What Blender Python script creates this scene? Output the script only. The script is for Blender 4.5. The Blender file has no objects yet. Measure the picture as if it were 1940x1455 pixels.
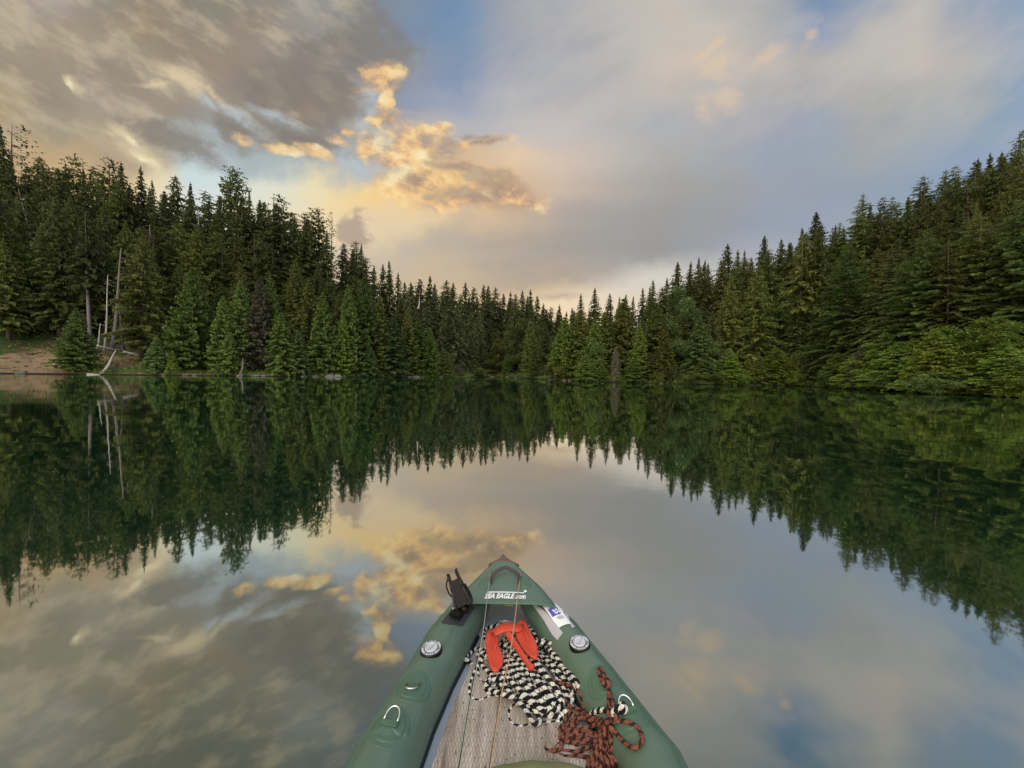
import bpy, bmesh, math, random
import numpy as np
from mathutils import Vector, Matrix

scene = bpy.context.scene
COL = scene.collection
PI = math.pi

# ------------------------------------------------------------------ camera
FPX = 729.0            # focal length in pixels of the 1940 px wide photograph
PITCH, ROLL, CAMZ = 0.029, 0.018, 1.25
F0 = Vector((0, math.cos(PITCH), -math.sin(PITCH)))
U0 = Vector((0, math.sin(PITCH), math.cos(PITCH)))
R0 = Vector((1, 0, 0))
CR = (math.cos(ROLL) * R0 + math.sin(ROLL) * U0).normalized()
CU = (math.cos(ROLL) * U0 - math.sin(ROLL) * R0).normalized()
CF = F0
cam_d = bpy.data.cameras.new('camera')
cam = bpy.data.objects.new('camera', cam_d)
COL.objects.link(cam)
cam_d.sensor_width = 36
cam_d.lens = FPX / 1940 * 36
cam_d.clip_start = 0.05
cam_d.clip_end = 6000
M = Matrix((CR, CU, -CF)).transposed().to_4x4()
M.translation = Vector((0, 0, CAMZ))
cam.matrix_world = M
scene.camera = cam
scene.view_settings.view_transform = 'Standard'
scene.view_settings.look = 'None'
scene.view_settings.gamma = 1
scene.view_settings.exposure = 0.0

def ray(px, py):
    return (CF + CR * ((px - 970) / FPX) + CU * ((727.5 - py) / FPX))

def at_z(px, py, z):
    d = ray(px, py)
    t = (z - CAMZ) / d.z
    return Vector((0, 0, CAMZ)) + d * t

def at_y(px, py, Y):
    d = ray(px, py)
    return Vector((0, 0, CAMZ)) + d * (Y / d.y)

# ------------------------------------------------------------------ small node helpers
def lin(h):
    h = h.lstrip('#')
    c = [int(h[i:i + 2], 16) / 255 for i in (0, 2, 4)]
    return [x / 12.92 if x <= .04045 else ((x + .055) / 1.055) ** 2.4 for x in c]

class NT:
    def __init__(s, tree):
        s.t = tree
    def n(s, typ, **kw):
        nd = s.t.nodes.new(typ)
        for k, v in kw.items():
            setattr(nd, k, v)
        return nd
    def put(s, sock, v):
        if isinstance(v, bpy.types.NodeSocket):
            s.t.links.new(v, sock)
        else:
            if sock.type == 'RGBA' and len(v) == 3:
                v = (*v, 1)
            sock.default_value = v
    def m(s, op, a, b=0.0, c=0.0, clamp=False):
        nd = s.n('ShaderNodeMath', operation=op)
        nd.use_clamp = clamp
        s.put(nd.inputs[0], a); s.put(nd.inputs[1], b)
        if len(nd.inputs) > 2: s.put(nd.inputs[2], c)
        return nd.outputs[0]
    def v(s, op, a, b=(0, 0, 0), scale=None):
        nd = s.n('ShaderNodeVectorMath', operation=op)
        s.put(nd.inputs[0], a)
        if op == 'SCALE': s.put(nd.inputs['Scale'], scale)
        else: s.put(nd.inputs[1], b)
        return nd.outputs['Value'] if op in ('DOT_PRODUCT', 'LENGTH', 'DISTANCE') else nd.outputs[0]
    def mix(s, f, a, b, blend='MIX'):
        nd = s.n('ShaderNodeMix', data_type='RGBA', blend_type=blend)
        s.put(nd.inputs[0], f); s.put(nd.inputs[6], a); s.put(nd.inputs[7], b)
        return nd.outputs[2]
    def ramp(s, f, stops, interp='LINEAR'):
        nd = s.n('ShaderNodeValToRGB')
        cr = nd.color_ramp
        cr.interpolation = interp
        while len(cr.elements) < len(stops):
            cr.elements.new(0.5)
        for e, (p, c) in zip(cr.elements, stops):
            e.position = p
        for e, (p, c) in zip(cr.elements, stops):
            e.color = (*c, 1)
        s.put(nd.inputs[0], f)
        return nd.outputs[0]
    def rng(s, v, a, b, c=0.0, d=1.0, smooth=True):
        nd = s.n('ShaderNodeMapRange', interpolation_type='SMOOTHSTEP' if smooth else 'LINEAR')
        for i, x in enumerate((v, a, b, c, d)):
            s.put(nd.inputs[i], x)
        return nd.outputs[0]
    def noise(s, vec, scale, detail=4, rough=.55, dist=0.0, dims='3D'):
        nd = s.n('ShaderNodeTexNoise', noise_dimensions=dims)
        s.put(nd.inputs['Vector'], vec)
        nd.inputs['Scale'].default_value = scale
        nd.inputs['Detail'].default_value = detail
        nd.inputs['Roughness'].default_value = rough
        nd.inputs['Distortion'].default_value = dist
        return nd.outputs[0]
    def xyz(s, x, y, z=0.0):
        nd = s.n('ShaderNodeCombineXYZ')
        s.put(nd.inputs[0], x); s.put(nd.inputs[1], y); s.put(nd.inputs[2], z)
        return nd.outputs[0]
    def sep(s, v):
        nd = s.n('ShaderNodeSeparateXYZ')
        s.put(nd.inputs[0], v)
        return nd.outputs

# ------------------------------------------------------------------ world: evening sky with broken cloud
SUN_AZ, SUN_EL = math.radians(-155), math.radians(38)   # azimuth from +Y towards +X
world = bpy.data.worlds.new('World')
scene.world = world
world.use_nodes = True
wt = world.node_tree
wt.nodes.clear()
W = NT(wt)
geo = W.n('ShaderNodeTexCoord').outputs['Generated']
dF = W.v('DOT_PRODUCT', geo, tuple(CF))
dR = W.v('DOT_PRODUCT', geo, tuple(CR))
dU = W.v('DOT_PRODUCT', geo, tuple(CU))
aF = W.m('MAXIMUM', W.m('ABSOLUTE', dF), 0.22)
S0 = W.m('ADD', W.m('MULTIPLY', W.m('DIVIDE', dR, aF), FPX / 1000), .970)       # thousands of "units" across the sky
T0 = W.m('SUBTRACT', .7275, W.m('MULTIPLY', W.m('DIVIDE', dU, aF), FPX / 1000))
p0 = W.xyz(S0, T0, 0.0)

ROWS = [
 (-110, 'a39d90 a39a8c 8f897e 8b8272 7f7b70 857f76 8b8a86 7a8086 7c8796 76899f 7f8ea2 8d99a8 a5a8aa b6b0a6 989e9f 7f8e9e 5f7c9c 8295a8 acafae 94a2b2 8a9fb5'),
 (0,    'a8a193 b0a59a 9c9484 9b8d75 8c8778 958d80 9c9c98 868a8c 7d8fa5 668bb2 8894a3 8a99ad b0aeae c6bbae a5a8a6 98a0a8 6a8ab0 90a0b4 bbb8b4 95a4b8 8ba1ba'),
 (60,   'a89d89 a59882 9c907c a38f72 93897a 958a7b 9b9690 85898c 788ea9 7390b0 8b98aa a0a3ad b2b1b1 c5bcb0 c8bdae a3a6ab 8799b8 b5b4b1 c2bab3 a2a7b4 859eba'),
 (120,  'a59a80 aa9b84 9f9482 a09280 9c8a77 968b80 8f8a85 868585 9499a3 7e93b2 a3a8b3 b0b1b5 b8b5b2 cbbfb2 cfbfaa bdb2ab b5b2b0 b4b4b0 c2b8af a0a8b0 86a0bb'),
 (180,  'ac9a78 a09481 a39889 a89a86 a39786 8f8478 978776 a39585 8f9cb0 9ba5b8 b9b8ba bab6b5 bab6b4 c2b6ad b8b3b0 aaabab acabae acacaa acaeac 95a3ac 869fba'),
 (240,  'b39c7c a39880 a89c85 9f9685 a2a09a 8f887e 8c847a a9a5a2 c4b7a8 b5b4ba c2bebb c5bdb9 b2b2b2 a8adb4 adacaf a2a5b1 9ba7b5 a9a9a9 98a4ac 8ba0b2 869fbc'),
 (300,  'c0a173 c2a67c b9a283 b0a48c a8b4b4 a9b8bc b3bab8 b5bdc2 d6bc98 d6b691 e4c8a4 d6c0ae beb7b0 aaa9a8 a3a8ad 98a4b3 98a5b0 9da5aa 92a3b3 889eba 87a0bd'),
 (360,  'cba873 d0ac76 d6b883 e8d8b0 c9dce0 dde2d2 ecdcb0 f2d292 f5cc84 e4c08e dab890 cdb8a5 b5aca4 a6a3a0 a0a1a2 9aa2ae 969fae 93a0b0 8d9fb5 8aa0bc 8aa2bf'),
 (420,  'd0ae7a d6b883 dcc79a e8dcc0 d8e0dc eadfbe f2d9a6 e4ceac e6cda2 e2c296 c9b096 b1a69c a5a19d 9e9d9c 9b9ea2 959fae 98a2b2 9aa5b3 95a4b5 90a3ba 90a5be'),
 (480,  'd0ae7a d6b883 dcc79a e0d0b0 d8d8cc dccdb0 d8c8b0 cbbba5 c4b5a0 bbac9a b0a495 a59d95 9f9b97 9b9a99 9aa0a8 a6acb4 a6acb4 a3abb5 9aa8b5 95a6ba 95a8be'),
 (540,  'd0ae7a d6b883 dcc79a e0d0b0 dcd0b8 d8c8aa d4c09e cbb795 ccb796 c7b193 bfab92 b5a492 bdb2a4 cac4ba bcbdbe b0b4b8 a8aeb6 a6aeb8 9cabb8 98a8ba 98aabe'),
 (600,  'd0ae7a d6b883 dcc79a e0d0b0 e0cfb0 dcc8a0 dcc39a d8bf94 d8bd92 d8bd92 dfc093 eecb9a e8d6bc dad2c6 ccc8c0 bcbec0 b4b8bc aeb4bc a4b0bc a0acbc a0aec0'),
]
COLX = [0, 97, 194, 291, 388, 485, 582, 679, 776, 873, 970, 1067, 1164, 1261, 1358, 1455, 1552, 1649, 1746, 1843, 1940]
# turbulent displacement of the lookup: cloud edges curl instead of following a grid
nv = W.n('ShaderNodeTexNoise', noise_dimensions='3D')
wt.links.new(p0, nv.inputs['Vector'])
nv.inputs['Scale'].default_value = 5.0; nv.inputs['Detail'].default_value = 6; nv.inputs['Roughness'].default_value = .6
warp = W.v('SUBTRACT', nv.outputs['Color'], (.5, .5, .5))
leftness = W.rng(S0, .70, 1.15, 1.0, .35)
wamp = W.m('MULTIPLY', leftness, .22)
pw = W.v('ADD', p0, W.v('SCALE', warp, scale=wamp))
sx, sy, _ = W.sep(pw)
u01 = W.rng(sx, 0.0, 1.94, 0.0, 1.0, smooth=False)
col = None
prev = None
for y, cs in ROWS:
    cs = [lin(c) for c in cs.split()]
    r = W.ramp(u01, [(x / 1940, c) for x, c in zip(COLX, cs)])
    if col is None:
        col = r
    else:
        f = W.rng(sy, prev / 1000, y / 1000)
        col = W.mix(f, col, r)
    prev = y

def blob(cx, cy, rx, ry, ang=0.0, src=None):
    """elliptical hump around a sky position: 1 in its middle, 0 outside"""
    nd = W.n('ShaderNodeMapping', vector_type='TEXTURE')
    wt.links.new(src or pb, nd.inputs['Vector'])
    nd.inputs['Location'].default_value = (cx / 1000, cy / 1000, 0)
    nd.inputs['Rotation'].default_value = (0, 0, math.radians(ang))
    nd.inputs['Scale'].default_value = (rx / 600, ry / 600, 1)
    gr = W.n('ShaderNodeTexGradient', gradient_type='SPHERICAL')
    wt.links.new(nd.outputs[0], gr.inputs[0])
    return gr.outputs['Fac']

def fbm(scale, sx_=1.0, sy_=1.0, rot=0.0, off=0.0, detail=6, rough=.6, dist=0.0):
    """cloud noise whose streaks run at `rot` degrees (clockwise from level)"""
    m1 = W.n('ShaderNodeMapping'); wt.links.new(p0, m1.inputs['Vector'])
    m1.inputs['Rotation'].default_value = (0, 0, math.radians(-rot))
    mp = W.n('ShaderNodeMapping')
    wt.links.new(m1.outputs[0], mp.inputs['Vector'])
    mp.inputs['Scale'].default_value = (sx_, sy_, 1)
    mp.inputs['Location'].default_value = (off, off * .7, off)
    return W.noise(mp.outputs[0], scale, detail, rough, dist)

def addm(*ms):
    o = ms[0]
    for m_ in ms[1:]:
        o = W.m('MAXIMUM', o, m_)
    return o

pb = W.v('MULTIPLY', W.v('ADD', p0, W.v('SCALE', warp, scale=.085)), (1, 1, 0))
def patch(bl, noise, k=1.1, lo=.28, hi=.62, amt=1.0):
    """humps broken up by cloud noise into one ragged mask"""
    bl = W.m('MULTIPLY', bl, 1.15)
    return W.m('MULTIPLY', W.m('MULTIPLY', W.rng(W.m('ADD', bl, W.m('MULTIPLY', W.m('SUBTRACT', noise, .5), k * 1.5)), lo - .12, hi + .3), W.rng(bl, .0, .35)), amt)

nA = fbm(8, .55, 1.6, 26, 3.1, rough=.58)
nB = fbm(14, .6, 1.6, 32, 7.7, rough=.6)
nC = fbm(15, 1, 1.25, -8, 1.3, rough=.66, dist=.2)
nD = fbm(22, 1, 1.4, 15, 5.3, rough=.58)
gcol = W.ramp(W.m('ADD', W.m('MULTIPLY', nD, .7), W.m('MULTIPLY', nC, .3)),
              [(.38, lin('a38b78')), (.45, lin('c9a480')), (.5, lin('ecbd7c')), (.56, lin('fad48c')), (.64, lin('ffeab4'))])
# grey deck, upper left: soft darker and lighter folds
grey_zone = W.m('MULTIPLY', W.rng(S0, .78, .62), W.rng(T0, .36, .20))
col = W.mix(W.m('MULTIPLY', W.m('MULTIPLY', W.rng(nA, .40, .64), grey_zone), .29), col, lin('7f776c'))
col = W.mix(W.m('MULTIPLY', W.m('MULTIPLY', W.rng(nB, .45, .70), grey_zone), .58), col, lin('cebd9e'))
# pale blue gaps along the lower edge of the deck
gap = addm(blob(380, 250, 80, 20, 25), blob(395, 200, 30, 12, 40), blob(470, 262, 40, 12, 20), blob(530, 222, 80, 12, 24), blob(455, 225, 60, 16, 30), blob(705, 190, 34, 60, 0), blob(420, 300, 60, 20, 0), blob(650, 300, 60, 18, 10))
col = W.mix(patch(gap, nB, 1.3, .30, .85, .75), col, lin('b9c6ca'))
# grey tongues over the open patch
tong = addm(blob(320, 262, 110, 26, 27), blob(385, 293, 44, 13, 12), blob(455, 248, 66, 18, 22), blob(560, 258, 100, 26, 20), blob(640, 190, 56, 70, 0),
            blob(700, 90, 90, 70, 20), blob(600, 150, 90, 60, 0), blob(530, 170, 90, 40, 20))
col = W.mix(patch(tong, W.m('ADD', W.m('MULTIPLY', nC, .6), W.m('MULTIPLY', nD, .4)), 1.7, .28, .60, .72), col, lin('857d75'))
# lit edges
gold_s = addm(blob(525, 280, 36, 10, 15), blob(592, 286, 42, 11, 22), blob(640, 262, 24, 9, 20), blob(470, 262, 24, 8, 20), blob(664, 246, 12, 9))
col = W.mix(patch(gold_s, W.m('ADD', W.m('MULTIPLY', nC, .5), W.m('MULTIPLY', nD, .5)), 2.2, .26, .70, .8), col, gcol)
glow = addm(blob(345, 152, 60, 17, 36), blob(235, 256, 46, 14, 38), blob(270, 298, 80, 24, 34), blob(405, 185, 30, 11, 40), blob(140, 160, 30, 12, 50), blob(290, 156, 60, 9, 4))
col = W.mix(patch(glow, W.m('ADD', W.m('MULTIPLY', nB, .5), W.m('MULTIPLY', nD, .5)), 2.0, .28, .95, .62), col, lin('e9d5a9'))
spots = addm(blob(129, 152, 15, 6, 48), blob(240, 258, 18, 8, 40), blob(262, 298, 34, 9, 30))
col = W.mix(patch(spots, nC, 1.3, .20, 1.1, .85), col, lin('fdf0c4'))
# golden cumulus in the middle
gold = addm(blob(716, 146, 40, 20, -8), blob(733, 192, 11, 30, 8), blob(730, 224, 30, 16, -25), blob(775, 265, 60, 32, 12), blob(708, 262, 22, 30), blob(828, 246, 24, 13),
            blob(760, 300, 50, 20, 5), blob(800, 345, 84, 34, 8), blob(880, 348, 84, 40, 14), blob(955, 372, 66, 32, 10), blob(880, 392, 90, 20, 4), blob(905, 272, 50, 9, -10),
            blob(1000, 388, 26, 14))
gm = patch(gold, W.m('ADD', W.m('MULTIPLY', nC, .5), W.m('MULTIPLY', nD, .5)), 2.0, .14, .50)
col = W.mix(W.m('MULTIPLY', gm, .88), col, gcol)
shade = addm(blob(945, 352, 66, 24, 10), blob(890, 384, 70, 16, 8), blob(845, 288, 30, 20, 30), blob(676, 428, 34, 26, -20), blob(880, 325, 60, 12, 12), blob(905, 262, 30, 8))
col = W.mix(patch(shade, nD, 2.2, .30, .62, .7), col, lin('a38f80'))
sparks = addm(blob(752, 330, 40, 18, -10), blob(725, 258, 20, 18))
col = W.mix(patch(sparks, nD, 1.3, .25, .7, .75), col, lin('fdeeb8'))
# pale high veil with peach flecks on the right
veil = fbm(4.2, .7, 1.5, -32, 9.1, rough=.55)
vz = W.m('MULTIPLY', W.rng(S0, .82, 1.05), W.rng(T0, .38, .14))
col = W.mix(W.m('MULTIPLY', W.m('MULTIPLY', vz, W.rng(veil, .40, .65)), .5), col, lin('c9c2ba'))
col = W.mix(W.m('MULTIPLY', W.m('MULTIPLY', vz, W.rng(veil, .52, .32)), .20), col, lin('8596ac'))
fl = addm(blob(1345, 90, 46, 10, -42), blob(1362, 128, 40, 16, -40), blob(1378, 152, 20, 12), blob(1465, 96, 50, 14, -35), blob(1537, 66, 26, 12, -55), blob(1375, 200, 40, 24, -40), blob(1335, 215, 18, 24, 30))
col = W.mix(patch(fl, nD, 1.8, .25, .95, .5), col, lin('e2c6a6'))
# streaks low over the valley
st = fbm(3.2, .5, 5.0, -5, 4.4, rough=.5)
lz = W.m('MULTIPLY', W.rng(T0, .38, .50), W.rng(S0, .6, .9))
col = W.mix(W.m('MULTIPLY', W.m('MULTIPLY', lz, W.rng(st, .48, .62)), .12), col, lin('d8cbb8'))
col = W.mix(W.m('MULTIPLY', blob(1060, 574, 130, 26), .8), col, lin('fbdca6'))
col = W.mix(W.m('MULTIPLY', blob(1190, 548, 160, 26, -14), .6), col, lin('e6ddd0'))
col = W.mix(W.m('MULTIPLY', blob(1053, 561, 36, 6), .7), col, lin('b9a48f'))

sky = W.n('ShaderNodeTexSky', sky_type='NISHITA')
sky.sun_disc = False
sky.sun_elevation = SUN_EL
sky.sun_rotation = SUN_AZ
bg0 = W.n('ShaderNodeBackground'); bg0.inputs[1].default_value = 0.1
wt.links.new(sky.outputs[0], bg0.inputs[0])
bg1 = W.n('ShaderNodeBackground'); bg1.inputs[1].default_value = 1.0
# added brightness in the unseen sky overhead and behind, to light the trees
gz = W.sep(geo)
over = W.rng(gz[2], .72, .95)
back = W.rng(gz[1], -.02, -.45)
boost = W.m('ADD', 1.0, W.m('ADD', W.m('MULTIPLY', over, 1.7), W.m('MULTIPLY', back, 1.7)))
hs = W.n('ShaderNodeHueSaturation'); hs.inputs['Saturation'].default_value = .93; W.put(hs.inputs['Color'], col)
wt.links.new(W.v('SCALE', hs.outputs[0], scale=boost), bg1.inputs[0])
mx = W.n('ShaderNodeMixShader'); mx.inputs[0].default_value = .992
wt.links.new(bg0.outputs[0], mx.inputs[1]); wt.links.new(bg1.outputs[0], mx.inputs[2])
wo = W.n('ShaderNodeOutputWorld')
wt.links.new(mx.outputs[0], wo.inputs[0])
world.cycles.sampling_method = 'MANUAL'
world.cycles.sample_map_resolution = 512

sun_d = bpy.data.lights.new('sun', 'SUN')
sun_d.energy = 1.9
sun_d.angle = math.radians(50)
sun_d.color = (1.0, .90, .76)
sun = bpy.data.objects.new('sun', sun_d)
COL.objects.link(sun)
sd = Vector((math.sin(SUN_AZ) * math.cos(SUN_EL), math.cos(SUN_AZ) * math.cos(SUN_EL), math.sin(SUN_EL)))
sun.rotation_euler = sd.to_track_quat('Z', 'Y').to_euler()
scene.cycles.max_bounces = 6
scene.cycles.diffuse_bounces = 2
scene.cycles.glossy_bounces = 3
scene.cycles.transparent_max_bounces = 8
scene.cycles.use_denoising = True

#SKY_END

# ------------------------------------------------------------------ object helpers
def new_mat(name):
    m = bpy.data.materials.new(name)
    m.use_nodes = True
    m.node_tree.nodes.clear()
    return m, NT(m.node_tree)

def finish(m, N, shader, disp=None):
    o = N.n('ShaderNodeOutputMaterial')
    m.node_tree.links.new(shader, o.inputs[0])
    return m

def principled(N, base, rough=.6, spec=.5, metal=0.0, normal=None, ior=None):
    p = N.n('ShaderNodeBsdfPrincipled')
    N.put(p.inputs['Base Color'], base)
    N.put(p.inputs['Roughness'], rough)
    N.put(p.inputs['Metallic'], metal)
    N.put(p.inputs['Specular IOR Level'], spec)
    if normal is not None: N.put(p.inputs['Normal'], normal)
    return p.outputs[0]

def bump(N, h, strength=.3, dist=.01):
    b = N.n('ShaderNodeBump')
    N.put(b.inputs['Height'], h)
    b.inputs['Strength'].default_value = strength
    b.inputs['Distance'].default_value = dist
    return b.outputs[0]

def mesh_np(name, V, F, smooth=False):
    """V (n,3); F list/array of quads or tris"""
    me = bpy.data.meshes.new(name)
    V = np.asarray(V, dtype=np.float32)
    if isinstance(F, np.ndarray):
        k = F.shape[1]
        me.vertices.add(len(V)); me.vertices.foreach_set('co', V.ravel())
        me.loops.add(F.size); me.loops.foreach_set('vertex_index', F.ravel().astype(np.int32))
        me.polygons.add(len(F))
        me.polygons.foreach_set('loop_start', np.arange(0, F.size, k, dtype=np.int32))
        me.update(calc_edges=True)
    else:
        me.from_pydata([tuple(v) for v in V], [], F)
        me.update()
    if smooth:
        me.polygons.foreach_set('use_smooth', np.ones(len(me.polygons), bool))
    return me

def link(name, me, mat=None, parent=None, label=None):
    o = bpy.data.objects.new(name, me)
    COL.objects.link(o)
    if mat is not None:
        me.materials.clear(); me.materials.append(mat)
    if parent is not None:
        root = parent
        off = Vector(root.location)
        while root.parent is not None:
            root = root.parent
            off += Vector(root.location)
        me.transform(Matrix.Translation(-off))
        o.parent = parent
    if label: o['label'] = label
    return o

def tag(o, label=None, cat=None, group=None, kind=None):
    if label: o['label'] = label
    if cat: o['category'] = cat
    if group: o['group'] = group
    if kind: o['kind'] = kind
    return o

def empty(name, loc, label, cat, group=None):
    o = bpy.data.objects.new(name, None)
    COL.objects.link(o)
    o.location = loc
    o.empty_display_size = .3
    return tag(o, label, cat, group)

class MB:
    """collects simple shapes into one mesh"""
    def __init__(s): s.v = []; s.f = []
    def add(s, v, f):
        b = len(s.v)
        s.v += [Vector(x) for x in v]
        s.f += [tuple(i + b for i in q) for q in f]
    def box(s, c, size, rot=None):
        hx, hy, hz = [x / 2 for x in size]
        v = [Vector((x, y, z)) for z in (-hz, hz) for y in (-hy, hy) for x in (-hx, hx)]
        if rot is not None: v = [rot @ p for p in v]
        v = [p + Vector(c) for p in v]
        s.add(v, [(0, 2, 3, 1), (4, 5, 7, 6), (0, 1, 5, 4), (2, 6, 7, 3), (0, 4, 6, 2), (1, 3, 7, 5)])
    def tube(s, pts, rad, n=8, cap=True):
        V, F, _ = sweep(pts, rad, n, cap)
        s.add([Vector(x) for x in V], F)
    def loft(s, rings, closed=True, caps=True):
        """rings: list of equal-length lists of points"""
        n = len(rings[0]); base = [p for r in rings for p in r]; f = []
        for i in range(len(rings) - 1):
            for j in range(n if closed else n - 1):
                a = i * n + j; b = i * n + (j + 1) % n
                f.append((a, b, b + n, a + n))
        if caps and closed:
            f.append(tuple(range(n))[::-1]); f.append(tuple(range((len(rings) - 1) * n, len(rings) * n)))
        s.add(base, f)
    def mesh(s, name, smooth=False, bevel=0.0, seg=2):
        me = bpy.data.meshes.new(name)
        me.from_pydata([tuple(v) for v in s.v], [], s.f)
        if bevel > 0 or True:
            bm = bmesh.new(); bm.from_mesh(me)
            if bevel > 0:
                bmesh.ops.bevel(bm, geom=[e for e in bm.edges if len(e.link_faces) == 2 and e.calc_face_angle(0) > .5],
                                offset=bevel, segments=seg, affect='EDGES', clamp_overlap=True)
            bmesh.ops.recalc_face_normals(bm, faces=bm.faces)
            bm.to_mesh(me); bm.free()
        if smooth:
            me.polygons.foreach_set('use_smooth', np.ones(len(me.polygons), bool))
        me.update()
        return me

def catmull(P, step, closed=False):
    P = [Vector(p) for p in P]
    out = []
    n = len(P)
    if closed: Q = [P[-1]] + P + P[:2]
    else: Q = [P[0] * 2 - P[1]] + P + [P[-1] * 2 - P[-2]]
    for i in range(1, len(Q) - 2):
        a, b, c, d = Q[i - 1], Q[i], Q[i + 1], Q[i + 2]
        k = max(2, int((c - b).length / step))
        for j in range(k):
            t = j / k
            out.append(.5 * ((2 * b) + (c - a) * t + (2 * a - 5 * b + 4 * c - d) * t * t + (3 * b - a - 3 * c + d) * t ** 3))
    if not closed: out.append(P[-1])
    return out

def sweep(pts, rad, n=8, cap=True):
    pts = [Vector(p) for p in pts]
    m = len(pts)
    if not hasattr(rad, '__len__'): rad = [rad] * m
    V = []; F = []; L = [0.0]
    t0 = (pts[1] - pts[0]).normalized()
    up = Vector((0, 0, 1)) if abs(t0.z) < .9 else Vector((1, 0, 0))
    nrm = (up - t0 * up.dot(t0)).normalized()
    for i in range(m):
        if i == 0: t = pts[1] - pts[0]
        elif i == m - 1: t = pts[-1] - pts[-2]
        else: t = pts[i + 1] - pts[i - 1]
        t = t.normalized() if t.length > 1e-9 else t0
        nrm = nrm - t * nrm.dot(t)
        nrm = nrm.normalized() if nrm.length > 1e-6 else t.orthogonal().normalized()
        bi = t.cross(nrm)
        for j in range(n):
            a = 2 * PI * j / n
            V.append(tuple(pts[i] + (nrm * math.cos(a) + bi * math.sin(a)) * rad[i]))
        if i: L.append(L[-1] + (pts[i] - pts[i - 1]).length)
        t0 = t
    for i in range(m - 1):
        for j in range(n):
            a = i * n + j; b = i * n + (j + 1) % n
            F.append((a, b, b + n, a + n))
    if cap:
        F.append(tuple(range(n))[::-1]); F.append(tuple(range((m - 1) * n, m * n)))
    return V, F, L

def rope_mesh(name, pts, rad, n=10):
    V, F, L = sweep(pts, rad, n, True)
    me = bpy.data.meshes.new(name)
    me.from_pydata(V, [], F)
    uv = me.uv_layers.new(name='UVMap')
    d = uv.data
    k = 0
    for i in range(len(L) - 1):
        for j in range(n):
            for (ii, jj) in ((i, j), (i, j + 1), (i + 1, j + 1), (i + 1, j)):
                d[k].uv = (L[ii], jj / n); k += 1
    me.polygons.foreach_set('use_smooth', np.ones(len(me.polygons), bool))
    me.update()
    return me

rnd = random.Random(7)

# ------------------------------------------------------------------ water
def mat_water():
    m, N = new_mat('lake water')
    tc = N.n('ShaderNodeNewGeometry').outputs['Position']
    mp = N.v('MULTIPLY', tc, (1.0, 1.0, 1.0))
    n1 = N.noise(mp, .55, 2, .5)
    n2 = N.noise(mp, 2.6, 2, .5)
    n3 = N.noise(N.v('MULTIPLY', tc, (.35, 1.0, 1.0)), .10, 2, .5)
    h = N.m('ADD', N.m('MULTIPLY', n1, 1.0), N.m('MULTIPLY', n2, .16))
    h = N.m('ADD', N.m('MULTIPLY', h, N.rng(n3, .35, .65, .55, 1.4)), N.m('MULTIPLY', n3, 2.0))
    h = N.m('ADD', h, N.m('MULTIPLY', N.noise(N.v('MULTIPLY', tc, (1, 1.6, 1)), 9, 2, .5), N.m('MULTIPLY', N.rng(n3, .5, .75), .035)))
    nb = bump(N, h, 1.0, .0056)
    gl = N.n('ShaderNodeBsdfGlossy')
    gl.inputs['Color'].default_value = (.96, .96, .94, 1); gl.inputs['Roughness'].default_value = .026
    N.put(gl.inputs['Normal'], nb)
    df = N.n('ShaderNodeBsdfDiffuse')
    df.inputs['Color'].default_value = (.003, .032, .015, 1)
    lw = N.n('ShaderNodeLayerWeight'); lw.inputs[0].default_value = .5
    fac = N.rng(lw.outputs['Facing'], .22, .92, .34, .88, smooth=False)
    mx = N.n('ShaderNodeMixShader')
    N.put(mx.inputs[0], fac); N.put(mx.inputs[1], df.outputs[0]); N.put(mx.inputs[2], gl.outputs[0])
    return finish(m, N, mx.outputs[0])
M_WATER = mat_water()
me = mesh_np('lake_water', [(-900, -600, 0), (900, -600, 0), (900, 1200, 0), (-900, 1200, 0)], [(0, 1, 2, 3)])
tag(link('lake_water', me, M_WATER), 'still dark green lake mirroring the trees and clouds', None, None, 'structure')

# ------------------------------------------------------------------ terrain
# shoreline from the photograph's waterline (px, py)
SH = [(-700, 700), (-300, 703.5), (0, 708), (190, 710), (320, 711.3), (480, 713), (640, 714.5), (760, 715), (840, 715.2), (880, 715.4), (915, 714.5), (930, 714.2), (960, 715),
      (1000, 717), (1040, 720), (1110, 723), (1200, 725.3), (1300, 728), (1370, 729), (1440, 730), (1520, 732), (1620, 738), (1700, 742), (1760, 746.5), (1850, 749), (1940, 754), (2200, 768), (2600, 790)]
shU, shD = [], []
for px, py in SH:
    p = at_z(px, py, 0.0)
    shU.append(p.x / p.y); shD.append(p.y)
def shore(u):
    return float(np.interp(u, shU, shD))
# skyline height wanted: pixel y of tree tops
SKY = [(-700, 200), (-300, 220), (0, 262), (60, 300), (130, 300), (250, 330), (330, 350), (440, 350), (530, 372), (610, 410), (690, 470), (750, 520), (800, 540), (860, 548), (950, 560), (1010, 568),
       (1060, 590), (1110, 570), (1180, 565), (1230, 545), (1290, 500), (1370, 480), (1450, 465), (1550, 420), (1640, 390), (1750, 350), (1850, 310), (1940, 262), (2200, 180), (2600, 150)]
def skyline(px):
    return float(np.interp(px, [a for a, b in SKY], [b for a, b in SKY]))
def u_of(px):
    d = ray(px, 712); return d.x / d.y
def px_of_u(u):
    return 970 + u * FPX / 1.0
depthPX = [(-700, 40), (0, 36), (300, 36), (600, 36), (760, 46), (900, 48), (1040, 50), (1150, 36), (1350, 32), (1550, 28), (1750, 24), (1940, 22), (2600, 20)]
treeH = [(-700, 27), (0, 27), (500, 26), (760, 22), (1000, 20), (1150, 18), (1350, 20), (1550, 19), (1940, 19), (2600, 19)]
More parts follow.
